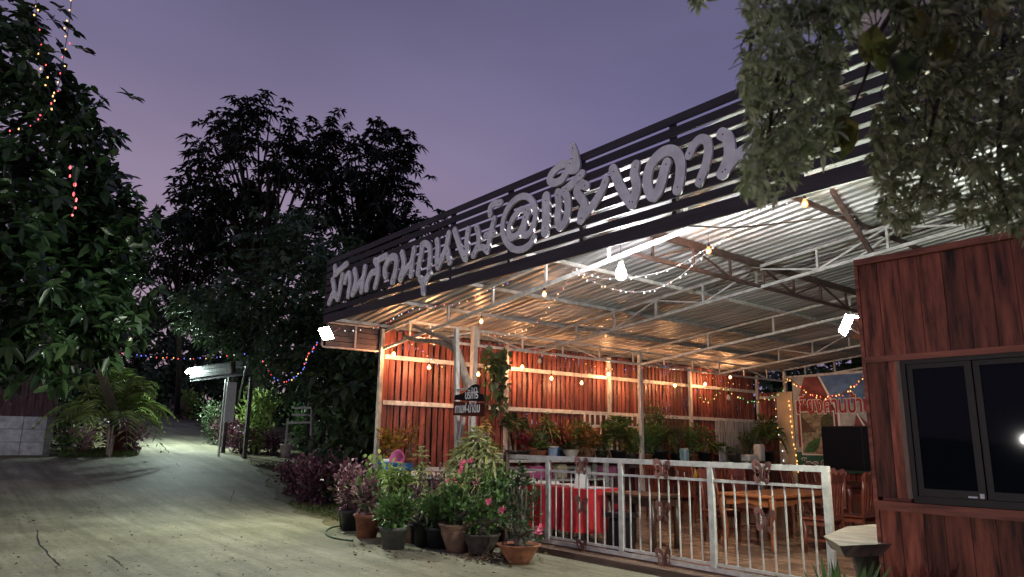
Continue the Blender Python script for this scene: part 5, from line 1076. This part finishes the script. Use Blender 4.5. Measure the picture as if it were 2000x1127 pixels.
for (px, x, z, lab, fn) in ((1022, -12.6, 1.11, 'small red-leaved plant between the canes and the yucca', lambda t: fol_bush(t, .18, .4, .26, .11, 200, L_red, 7)), (1066, -12.95, 1.11, 'tall leafy dracaena at the back of the shelf', lambda t: fol_dracaena(t, .2, [(0, 0, 1.0), (.1, .1, .8), (-.1, -.12, .7)], .34, 10, L_green, .05)), (1098, -12.95, 1.11, 'bronze croton behind the blue pot', lambda t: fol_bush(t, .2, .6, .3, .14, 260, L_orange, 8)), (1130, -12.95, 1.11, 'green bush behind the woven basket pot', lambda t: fol_bush(t, .2, .62, .36, .12, 380, L_green, 9)), (1175, -12.85, 1.11, 'dark fern at the end of the white shelf', lambda t: fol_palm(t, .2, .6, .45, 18, L_dark, .22, .05, M_bark, 10)), (1235, -12.75, 1.03, 'grassy clump right of the tall palm', lambda t: fol_strap(t, .2, 70, .8, .03, L_green, .9, .35)), (1262, -12.7, 1.03, 'leafy shrub before the feathery bush', lambda t: fol_bush(t, .2, .75, .42, .12, 480, L_green, 10)), (1352, -12.8, 1.03, 'bushy green plant behind the inner white post', lambda t: fol_bush(t, .2, .8, .42, .11, 460, L_green, 10)), (1405, -12.8, 1.03, 'low fern before the grey slat screen', lambda t: fol_palm(t, .2, .5, .5, 18, L_green, .2, .05, M_bark, 10)), (1458, -12.8, 1.03, 'dark leafy plant at the middle of the grey slat screen', lambda t: fol_bush(t, .2, .6, .4, .13, 300, L_dark, 9))):
    t = shelf_plant(px, x, z, lab, .16, .2, 'pot', random.choice((M_blackpot, M_terra, M_greypot))); fn(t)
for (px, x, lab, m, s) in ((1410, -12.35, 'upright pale board leaning among the far plants', M_slabtop, (.04, .3, .42)), (1462, -12.3, 'white plastic tub among the far plants', M_plastic, (.3, .45, .2)), (1482, -12.4, 'tall white container among the far plants', M_plastic, (.25, .28, .5)), (1336, -12.3, 'pale blue bottle crate by the inner white post', mat('paleblue', (.35, .52, .58), .4), (.2, .2, .36))):
    bx(lab.split()[1]+'_container' if 'board' not in lab else 'leaning_board', lab, 'container', (x, at(px, 870, X=x).y, 1.03), s, m)
hp = Thing('hanging_vine', 'dark trailing vine with heart leaves hanging from the long truss', 'plant', at(965, 690, X=-12.0)); lv = Leaves(); mb = MB()
for i in range(9):
    a = at(random.uniform(945, 995), random.uniform(676, 690), X=-12.0); e = a+Vector((random.uniform(-.2, .2), random.uniform(-.3, .3), -random.uniform(.5, 1.35))); mb.tube([a, a.lerp(e, .5)+Vector((.05, .05, 0)), e], .006, 4)
    k = 22; s = RNG.random(k)[:, None]; lv.add(np.array(a)+(np.array(e)-np.array(a))*s+RNG.normal(0, .06, (k, 3)), rdir(k)+np.array([0, 0, -.7]), .17, .11, None, .2)
hp.part('stems', mb, M_barkd); hp.part('foliage', lv.mesh('foliage', hp.loc), L_dark, kind='stuff')
# --- foot of the frame: plants by the kiosk
t = pot_plant(0, 0, 'clump of pointed green blades at the foot of the slab table', .2, .25, 'pot', M_blackpot, loc=(at(1642, 1150, D=5.2).x, at(1642, 1150, D=5.2).y, 0), group=None); fol_strap(t, .22, 70, .55, .045, L_green, .75, .12, .1)
t = pot_plant(0, 0, 'small leafy plant in the lower right corner before the kiosk', .18, .3, 'pot', M_blackpot, loc=(at(1990, 1150, D=4.4).x, at(1990, 1150, D=4.4).y, 0), group=None); fol_bush(t, .28, .42, .26, .09, 190, L_lime, 7)
t = pot_plant(0, 0, 'fluffy white-plumed plant at the bottom edge by the gate', .12, .2, 'pot', M_blackpot, loc=(at(1545, 1150, D=5.6).x, at(1545, 1150, D=5.6).y, 0), group=None); fol_strap(t, .2, 150, .34, .012, leafmat('plume', (.5, .48, .45), (.75, .73, .70)), 1.2, .2, .05)

# ================================================================== TREES AND GARDEN BEYOND
def tree(name, label, base, fork, blobs, lm, n_clump, per_clump, leaf, lw, whorled=7, trunk_r=.2, m_trunk=M_barkd, clump_r=.7, bend=.4, fine=False, group=None, limbs=9, spread=1.25, updir=.5, shell=.55):
    """trunk, limbs to clumps, and a crown of leaf whorls in the given ellipsoids [(centre, radii, weight)]"""
    base = Vector(base); t = Thing(name, label, 'tree', base, group); lv = Leaves(); fork = Vector(fork); tips = []
    wsum = sum(b[2] for b in blobs)
    for (c, r, w) in blobs:
        k = max(1, int(n_clump*w/wsum)); d = rdir(k); rad_ = RNG.uniform(shell, 1.0, (k, 1))**.7; C = np.array(c)+d*rad_*np.array(r); tips += [Vector(x) for x in C]
        for cc in C:
            out = unit((cc-np.array(c))[None])[0]; m_ = per_clump
            P = cc+RNG.normal(0, clump_r*.5, (m_, 3))*np.array([1, 1, .75])
            for p in P: whorl(lv, p, out*.6+np.array([0, 0, updir])+RNG.normal(0, .35, 3), whorled, leaf, leaf*lw, spread, bend)
    mb = MB(); mid = base.lerp(fork, .5)+Vector((.06, .05, 0)); mb.tube([base-Vector((0, 0, .2)), mid, fork], [trunk_r, trunk_r*.8, trunk_r*.6], 10); t.part('trunk', mb, m_trunk, smooth=True)
    mb = MB()
    for c in random.sample(tips, min(limbs, len(tips))):
        md = fork.lerp(c, .5)+Vector((random.uniform(-.3, .3), random.uniform(-.3, .3), random.uniform(0, .4))); mb.tube([fork, md, c], [trunk_r*.42, trunk_r*.25, trunk_r*.08], 6)
    t.part('limbs', mb, m_trunk, smooth=True); t.part('crown', lv.mesh('crown', t.loc, fine), lm, kind='stuff'); return t
def blob(px, py, D, rx, rz, w=1., ry=None): c = at(px, py, D=D); return (tuple(c), (rx, ry or rx, rz), w)
# left tree with large glossy leaves
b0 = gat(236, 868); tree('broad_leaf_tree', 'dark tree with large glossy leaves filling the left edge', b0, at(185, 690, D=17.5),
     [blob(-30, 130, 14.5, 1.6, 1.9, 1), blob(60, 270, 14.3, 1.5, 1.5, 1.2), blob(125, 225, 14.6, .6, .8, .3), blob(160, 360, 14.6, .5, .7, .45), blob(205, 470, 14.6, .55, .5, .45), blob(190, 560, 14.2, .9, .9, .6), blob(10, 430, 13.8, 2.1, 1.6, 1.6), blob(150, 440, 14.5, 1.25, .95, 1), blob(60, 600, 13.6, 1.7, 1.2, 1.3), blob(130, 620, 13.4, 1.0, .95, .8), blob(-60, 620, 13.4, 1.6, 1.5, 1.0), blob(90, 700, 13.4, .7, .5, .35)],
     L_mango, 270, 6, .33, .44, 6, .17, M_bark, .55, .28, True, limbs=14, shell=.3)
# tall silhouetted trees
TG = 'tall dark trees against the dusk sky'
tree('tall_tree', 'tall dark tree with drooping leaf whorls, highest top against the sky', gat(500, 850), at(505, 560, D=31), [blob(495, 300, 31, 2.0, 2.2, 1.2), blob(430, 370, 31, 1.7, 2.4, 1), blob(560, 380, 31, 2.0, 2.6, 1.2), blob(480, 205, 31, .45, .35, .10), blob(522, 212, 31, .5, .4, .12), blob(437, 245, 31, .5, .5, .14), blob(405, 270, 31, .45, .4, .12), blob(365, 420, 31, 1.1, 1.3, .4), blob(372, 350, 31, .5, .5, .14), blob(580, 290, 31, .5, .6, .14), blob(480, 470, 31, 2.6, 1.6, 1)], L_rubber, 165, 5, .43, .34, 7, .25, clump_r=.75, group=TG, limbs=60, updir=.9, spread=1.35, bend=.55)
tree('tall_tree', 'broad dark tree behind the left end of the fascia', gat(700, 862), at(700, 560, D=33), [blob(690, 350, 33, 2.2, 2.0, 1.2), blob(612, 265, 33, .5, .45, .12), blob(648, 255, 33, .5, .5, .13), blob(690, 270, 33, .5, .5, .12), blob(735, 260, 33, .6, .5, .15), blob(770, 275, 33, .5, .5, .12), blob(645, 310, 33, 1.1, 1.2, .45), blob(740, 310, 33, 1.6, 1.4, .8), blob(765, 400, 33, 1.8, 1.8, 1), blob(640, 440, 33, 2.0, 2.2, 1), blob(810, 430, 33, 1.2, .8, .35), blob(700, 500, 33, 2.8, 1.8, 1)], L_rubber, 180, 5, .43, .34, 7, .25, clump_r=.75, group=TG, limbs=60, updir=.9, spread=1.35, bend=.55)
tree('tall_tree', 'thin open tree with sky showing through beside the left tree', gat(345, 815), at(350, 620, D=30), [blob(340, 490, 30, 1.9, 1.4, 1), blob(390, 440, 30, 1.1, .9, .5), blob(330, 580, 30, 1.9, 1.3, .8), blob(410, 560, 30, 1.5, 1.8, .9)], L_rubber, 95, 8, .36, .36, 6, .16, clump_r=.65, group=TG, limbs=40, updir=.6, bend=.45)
# creeper-covered mass behind the pavilion's left end
tree('creeper_tree', 'dark tree smothered in round-leaved creeper left of the pavilion', gat(620, 905), at(610, 700, D=21), [blob(560, 560, 22, 2.3, 1.7, 1.3), blob(470, 600, 22.5, 1.3, 1.3, .6), blob(650, 580, 21.5, 1.9, 1.5, 1), blob(690, 690, 20, 1.2, 1.4, 1), blob(600, 700, 21, 1.6, 1.3, 1), blob(680, 800, 19.5, 1.0, 1.1, .9), blob(600, 470, 23, 1.9, 1.0, .6)], L_vine, 230, 10, .24, .62, 5, .22, clump_r=.6, group='garden trees left of the pavilion', bend=.3, shell=.35)
tree('leafy_tree', 'leafy tree lit by the far floodlight above the shelter', gat(455, 858), at(455, 690, D=24), [blob(440, 630, 24.5, 1.3, .9, 1), blob(480, 660, 24, .9, .7, .7), blob(395, 610, 25, 1.0, .9, .6)], L_vine, 70, 9, .26, .4, 6, .12, clump_r=.5, group='garden trees left of the pavilion', bend=.5, shell=.3)
# far dark trees closing the view
for i, (x, y, hh, lab) in enumerate(((-17.5, 10.5, 4.6, 'just outside the plank wall, nearest the corner'), (-17.8, 14.5, 4.8, 'outside the middle of the plank wall'), (-17.6, 18.5, 4.8, 'outside the far end of the plank wall'), (-11.0, 25.5, 6.2, 'behind the banner'), (-6.0, 26.0, 6.4, 'behind the back of the hall'), (-1.5, 25.5, 6.4, 'behind the kiosk side of the hall'), (-17.5, 23.0, 5.6, 'outside the far corner of the plank wall'), (-15.5, 26.5, 6.6, 'beyond the far corner of the hall'))):
    tree('garden_tree', 'dark garden tree '+lab, (x, y, gz(x)), (x, y, gz(x)+1.2), [((x, y, gz(x)+hh*.62), (1.5 if y < 23 else 3.2, 2.4, hh*.5), 1), ((x, y, gz(x)+1.0), (1.3 if y < 23 else 3.0, 2.3, .9), .8)], L_dark, 110, 6, .42, .55, 6, .12, clump_r=.8, group='dark trees screening the hall', shell=.05, limbs=4)
for i, (px, py, D, rx, rz, lab) in enumerate(((60, 700, 48, 6, 5, 'behind the old plank house'), (230, 660, 50, 5.5, 5, 'beyond the palm'), (360, 700, 54, 5, 4.5, 'at the end of the road'), (480, 690, 46, 5, 4.2, 'behind the small shelter'), (610, 720, 42, 5, 4.5, 'behind the garden bench'), (730, 740, 40, 4.5, 4.2, 'behind the pavilion corner'), (300, 770, 44, 3.5, 1.6, 'low beside the road end'), (150, 770, 42, 4, 1.8, 'low behind the hedge'), (-90, 700, 44, 5, 5, 'at the left edge of the view'))):
    c = at(px, py, D=D); tree('far_tree', 'far dark tree '+lab, (c.x, c.y, gz(c.x)), c-Vector((0, 0, rz*.4)), [(tuple(c), (rx, rx*.7, rz), 1), ((c.x+.5, c.y, c.z-rz*.8), (rx*.9, rx*.6, rz*.7), .8)], L_dark, 80, 7, .62, .5, 6, .22, clump_r=1.4, group='far trees closing the view', shell=.1, limbs=4)
def shrub(px, py, label, H, R, leaf, n, lm, name='shrub', group='garden shrubs left of the pavilion', stems=14, lw=.45, upb=.5, dz=0):
    p = gat(px, py); t = Thing(name, label, 'shrub', p, group); fol_bush(t, .02, H, R, leaf, n, lm, stems, .8, M_barkd, upb, lw); return t
for a in ((612, 985, 'low dark purple shrub at the driveway edge, nearest the pots', 1.0, .85, .12, 1500, L_purple), (575, 965, 'purple shrub on the outer bend of the driveway', .8, .6, .11, 800, L_purple), (655, 960, 'dark leafy shrub against the counter end', 1.15, .7, .16, 650, L_dark), (640, 985, 'round-leaved low plant beside the purple shrubs', .55, .5, .2, 220, L_vine),
          (500, 884, 'tall light green bush beside the road', 2.35, .85, .24, 900, L_lime), (530, 888, 'purple shrub at the foot of the light green bush', .8, .7, .14, 600, L_purple), (470, 884, 'purple hedge shrub left of the light green bush', .85, .8, .14, 700, L_purple), (425, 868, 'clipped dark hedge on the right of the road', 1.5, 1.1, .14, 1200, L_dark), (445, 872, 'dark hedge shrub next to the clipped hedge', 1.2, .9, .15, 800, L_purple),
          (365, 818, 'pale leafy plant in the far flower bed', 1.5, .9, .3, 380, L_lime), (350, 818, 'pinkish low shrub in the far flower bed', .9, .8, .2, 350, L_pinkmix), (620, 885, 'green shrub below the garden bench', 1.4, 1.2, .26, 600, L_green), (590, 880, 'dark leafy shrub beside the white bucket', 1.7, .8, .24, 420, L_vine), (700, 915, 'dark shrub filling the corner behind the counter', 1.6, .9, .2, 600, L_vine)): shrub(*a)
for a in ((128, 872, 'clipped dark hedge on the left of the road', 1.5, 1.3, .13, 1500, L_dark), (250, 884, 'red-purple croton shrub at the road edge below the palm', 1.05, .75, .15, 750, L_purple), (225, 884, 'red croton shrub under the palm stems', .85, .6, .14, 500, L_red), (150, 885, 'low mixed flower shrub in the left bed', .8, .7, .16, 420, L_pinkmix), (125, 886, 'small pale-flowered plant in the left bed', .6, .5, .14, 260, L_green), (175, 880, 'upright pale-tipped plant in the left bed', .9, .5, .2, 200, L_varieg)): shrub(*a, group='shrubs in the left bed')
p = gat(212, 893); t = Thing('feather_palm', 'feathery green palm clump with pale stems in the left bed', 'palm', p, None); fol_palm(t, .3, 2.7, 1.7, 38, L_lime, .66, .9, M_pale, 18)
def grass(name, label, pix, n, h, lm):
    lv = Leaves(); xs = [q[0] for q in pix]; pts = [gat(*q) for q in pix]; P = []
    for i in range(n):
        a = np.array(pts[0]); w_ = RNG.dirichlet(np.ones(len(pts))*.7); q = sum(np.array(p_)*k for p_, k in zip(pts, w_)); P.append((q[0], q[1], gz(q[0])))
    lv.add(np.array(P), rdir(n)*np.array([.6, .6, .3])+np.array([0, 0, 1]), h*RNG.uniform(.5, 1.2, n), .03, None, .2); me = lv.mesh(name, (0, 0, 0), False); me.materials.append(lm); tag(link(bpy.data.objects.new(name, me)), label, 'grass', kind='stuff')
grass('grass', 'short grass strip edging the left bed', [(110, 896), (268, 893), (275, 876), (120, 880)], 3000, .16, L_grass)
grass('dry_grass', 'dry thin grass on the bare earth beside the driveway', [(480, 902), (690, 905), (700, 960), (560, 930)], 2600, .09, L_grass)
grass('dry_grass', 'thin grass beneath the purple shrubs by the pots', [(560, 985), (690, 1030), (690, 990), (600, 975)], 1600, .08, L_grass)

# overhanging branches close to the camera, upper right
ov = Thing('overhanging_tree', 'leafy branches hanging into view at the upper right, close by', 'tree', at(1900, -250, D=1.9)); lvA, lvB, lvC = Leaves(), Leaves(), Leaves(); mb = MB()
def cluster(lv, poly, n, D0, D1, leaf, k=8):
    xs = [p[0] for p in poly]; ys = [p[1] for p in poly]; c = 0
    while c < n:
        x, y = random.uniform(min(xs), max(xs)), random.uniform(min(ys), max(ys)); ins = False; j = len(poly)-1
        for i in range(len(poly)):
            if (poly[i][1] > y) != (poly[j][1] > y) and x < (poly[j][0]-poly[i][0])*(y-poly[i][1])/(poly[j][1]-poly[i][1])+poly[i][0]: ins = not ins
            j = i
        if not ins: continue
        p = at(x, y, D=random.uniform(D0, D1)); whorl(lv, p, np.array([random.gauss(0, .6), random.gauss(0, .6), random.gauss(-.1, .6)])+np.array(_h)*-.5, k, leaf*random.uniform(.7, 1.3), leaf*.36, 1.15, .3); c += 1
PA = [(1430, -40), (1455, 60), (1450, 170), (1470, 250), (1445, 360), (1470, 400), (1520, 395), (1560, 330), (1620, 290), (1650, 220), (1640, 130), (1690, 40), (1700, -40)]
PB_ = [(1700, -40), (1760, 120), (1715, 200), (1700, 310), (1720, 420), (1760, 450), (1830, 390), (1900, 440), (1960, 450), (2040, 475), (2040, -40)]
cluster(lvA, PA, 420, 1.35, 1.8, .029); cluster(lvB, PB_, 1100, 1.35, 2.2, .027); cluster(lvA, [(1330, -30), (1330, 8), (1370, 14), (1380, -30)], 7, 1.5, 1.6, .026); cluster(lvB, [(1560, -40), (1600, 60), (1700, 40), (1760, -40)], 60, 1.4, 1.8, .027)
for (x, y) in ((1655, 270), (1640, 255), (1742, 100), (1770, 130), (1710, 75), (1790, 40), (1690, 110), (1900, 90), (1660, 250), (1860, 60), (1760, 20), (1830, 110), (1940, 40), (1720, 130), (1810, 70)):
    p = at(x, y-30, D=1.45); lvC.add(np.array(p)[None], np.array([[random.gauss(0, .25), random.gauss(0, .25), -1]]), .075, .055, random.choice([.1, .2, .3, .4, .5, .6, .95]), .1)
for pts in ([(1900, -250), (1800, -60), (1720, 60), (1690, 150), (1655, 235)], [(1900, -250), (1700, -80), (1560, 30), (1510, 200), (1495, 380)], [(1900, -250), (1880, 0), (1830, 200), (1790, 400)], [(1900, -250), (1960, 50), (1950, 300), (1970, 430)], [(1700, -80), (1600, -20), (1480, 60), (1460, 140)]):
    P = smooth3([at(x, y, D=1.6) for x, y in pts], 6); mb.tube(P, list(np.linspace(.009, .0025, len(P))), 6)
for poly, nt in ((PA, 46), (PB_, 70)):
    cx0 = sum(p_[0] for p_ in poly)/len(poly)
    for i in range(nt):
        v_ = random.choice(poly); x0 = cx0+(v_[0]-cx0)*random.uniform(.1, .9); y0 = random.uniform(-30, max(20, v_[1]*.7)); P = [at(x0, y0, D=1.6), at(x0+random.uniform(-30, 30), y0+45, D=1.58), at(x0+random.uniform(-55, 55), y0+random.uniform(70, 120), D=1.55)]; mb.tube(P, [.0022, .0016, .0008], 4)
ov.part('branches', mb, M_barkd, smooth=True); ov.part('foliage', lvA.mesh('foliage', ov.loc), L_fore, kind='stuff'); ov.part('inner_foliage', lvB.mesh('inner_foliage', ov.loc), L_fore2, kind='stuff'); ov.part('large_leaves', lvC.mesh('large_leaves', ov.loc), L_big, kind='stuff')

# ================================================================== SMALL BUILDINGS AND GARDEN THINGS
hs = gat(40, 895); HX = hs.x-.6
hb = Thing('old_plank_house', 'old dark plank house behind the left tree', 'house', (HX, 0, gz(HX)))
gb = gz(HX)
pl_me = bevel_box('plank', .03, .19, 2.9, .005); pl_me.materials.append(M_darkhouse)
y = -3.2
while y < 3.3: hb.inst('plank', pl_me, None, (HX-1.0, y, gb+1.05+1.45), (0, 0, random.uniform(-.04, .04))); y += .205
hb.part('roof', MB().prism([(-.4, 0), (4.5, 1.4), (4.5, 1.5), (-.4, .1)], lambda u, v, d: (HX-.5-u, d, gb+4.0+v), -3.6, 3.7), M_darkhouse)
w_ = hb.part('window', MB().box(HX-.985, HX-.93, 1.0, 2.2, gb+1.9, gb+3.1), M_alu); hb.part('pane', MB().box(HX-.928, HX-.92, 1.07, 2.13, gb+1.97, gb+3.03), M_glass, w_)
tw_ = Thing('tiled_terrace_wall', 'low terrace wall faced with pale tiles below the old house', 'wall', (HX, 0, gb))
tw_.part('core', MB().box(HX-.98, HX, -6.0, 3.1, gb-.3, gb+1.12), M_cement)
tl = bevel_box('tile', .03, .58, .36, .006); tl.materials.append(M_walltile)
for j in range(3):
    y = -5.7
    while y < 3.0: tw_.inst('tile', tl, None, (HX+.018, y, gb+.20+j*.372)); y += .595
# small shelter with the far floodlight
sp = at(430, 800, D=26.3); gs = gz(sp.x)
she = Thing('roadside_shelter', 'small roadside shelter with pale sheet roof edge and dark posts', 'shelter', (sp.x, sp.y, gs))
c1, c2 = at(372, 735, D=26.4), at(492, 720, D=24.6)
def strip(a, b, z0, z1, n=6):
    for k in range(n):
        za, zb = z0+(z1-z0)*k/n, z0+(z1-z0)*(k+1)/n; u = (b-a).normalized(); nrm = Vector((u.y, -u.x, 0))*.02*(k % 2)
        she.part('fascia_sheet', MB().add([a+Vector((0, 0, za))+nrm, b+Vector((0, 0, za))+nrm, b+Vector((0, 0, zb-.01))+nrm, a+Vector((0, 0, zb-.01))+nrm]+[p+Vector((-.02, .02, 0)) for p in (a+Vector((0, 0, za))+nrm, b+Vector((0, 0, za))+nrm, b+Vector((0, 0, zb-.01))+nrm, a+Vector((0, 0, zb-.01))+nrm)], [(0, 1, 2, 3), (7, 6, 5, 4), (0, 4, 5, 1), (1, 5, 6, 2), (2, 6, 7, 3), (3, 7, 4, 0)]), M_thatch)
strip(c1, c2, -.2, .32, 4)
u_ = (c2-c1).normalized(); n_ = Vector((-u_.y, u_.x, 0)); 
if n_.dot(Vector((-1, 0, 0))) < 0: n_ = -n_
she.part('roof', MB().add([c1+Vector((0, 0, .34)), c2+Vector((0, 0, .34)), c2+n_*3+Vector((0, 0, .8)), c1+n_*3+Vector((0, 0, .8)), c1+Vector((0, 0, .30)), c2+Vector((0, 0, .30)), c2+n_*3+Vector((0, 0, .76)), c1+n_*3+Vector((0, 0, .76))], [(0, 1, 2, 3), (7, 6, 5, 4), (0, 4, 5, 1), (1, 5, 6, 2), (2, 6, 7, 3), (3, 7, 4, 0)]), M_thatch)
for k, off in ((.55, .3), (.97, .1), (.2, 2.8), (.97, 2.8)):
    q = c1.lerp(c2, k)+n_*off; she.part('post', MB().box(q.x-.06, q.x+.06, q.y-.06, q.y+.06, gz(q.x)-.1, q.z+.2), M_barkd)
dr = at(452, 760, D=24.6)
wd = Thing('white_door', 'white door panel leaning beside the shelter', 'door', (dr.x, dr.y, gz(dr.x))); wd.part('leaf', MB().box(dr.x-.03, dr.x+.03, dr.y-.16, dr.y+.16, gz(dr.x)+1.15, gz(dr.x)+2.5), M_plastic); wd.part('frame', MB().box(dr.x-.05, dr.x+.05, dr.y-.24, dr.y-.19, gz(dr.x), gz(dr.x)+2.6), M_white)
a_, b_ = at(485, 695, D=23.2), gat(450, 852); single('leaning_pole', MB().tube([b_, a_], .035, 8), M_steel, 'thin grey pole leaning beside the shelter', 'pole', b_)
# garden bench of pale rails, white bucket, name sign in the left bed
gb_ = gat(610, 868); bz = gz(gb_.x)
gbn = Thing('pale_rail_bench', 'pale wooden rail bench half hidden in the garden plants', 'bench', (gb_.x, gb_.y, bz))
def pr(a, b, D, w=.07): gbn.part('rail', MB().bar(at(*a, D=D), at(*b, D=D), w), M_slabtop)
for a, b in (((575, 797), (652, 795)), ((570, 810), (650, 811)), ((560, 826), (640, 824)), ((652, 793), (650, 835)), ((609, 797), (607, 850)), ((562, 818), (558, 865)), ((640, 826), (638, 860))): pr(a, b, 24.5)
bu = gat(557, 893); vessel('white_bucket', 'white plastic bucket at the foot of the light green bush', 'bucket', (bu.x, bu.y, gz(bu.x)), [(.001, 0), (.15, 0), (.2, .42), (.215, .43), (.215, .46), (.19, .46), (.145, .02)], mat('pinkish_white', (.62, .52, .54), .5))
sn = at(142, 836, D=23.5); sg = Thing('garden_name_sign', 'small black garden sign with white script in the left bed', 'sign', (sn.x, sn.y, gz(sn.x))); nn = Vector((-_h[0], -_h[1], 0)); ang = math.atan2(nn.y, nn.x)+math.pi/2
o = sg.inst('board', bevel_box('board', 1.25, .04, .42, .01), M_black, (sn.x, sn.y, sn.z), (0, 0, ang)); q = Vector((sn.x, sn.y, sn.z-.12))-Vector((math.cos(ang), math.sin(ang), 0))*.45+nn*.03
put_text(sg, 'บ้านสวนภูหงษ์', .85, .26, q, mat('dull_white', (.45, .45, .47), .6), rz=ang, name='script'); sg.part('stake', MB().box(sn.x-.03, sn.x+.03, sn.y-.03, sn.y+.03, gz(sn.x)-.1, sn.z-.2), M_barkd)
# pale upper gable behind the fascia's right end
up_ = Thing('cream_roof_box', 'cream box standing on the roof, glimpsed between the hanging leaves', 'roof box', (-2.0, 6.6, 4.9))
up_.part('body', MB().box(-2.75, -1.2, 6.3, 7.0, 4.95, 5.75), mat('cream_wall', (.60, .53, .45), .7)); up_.part('cap', MB().box(-2.82, -1.13, 6.24, 7.06, 5.752, 5.80), M_slat)
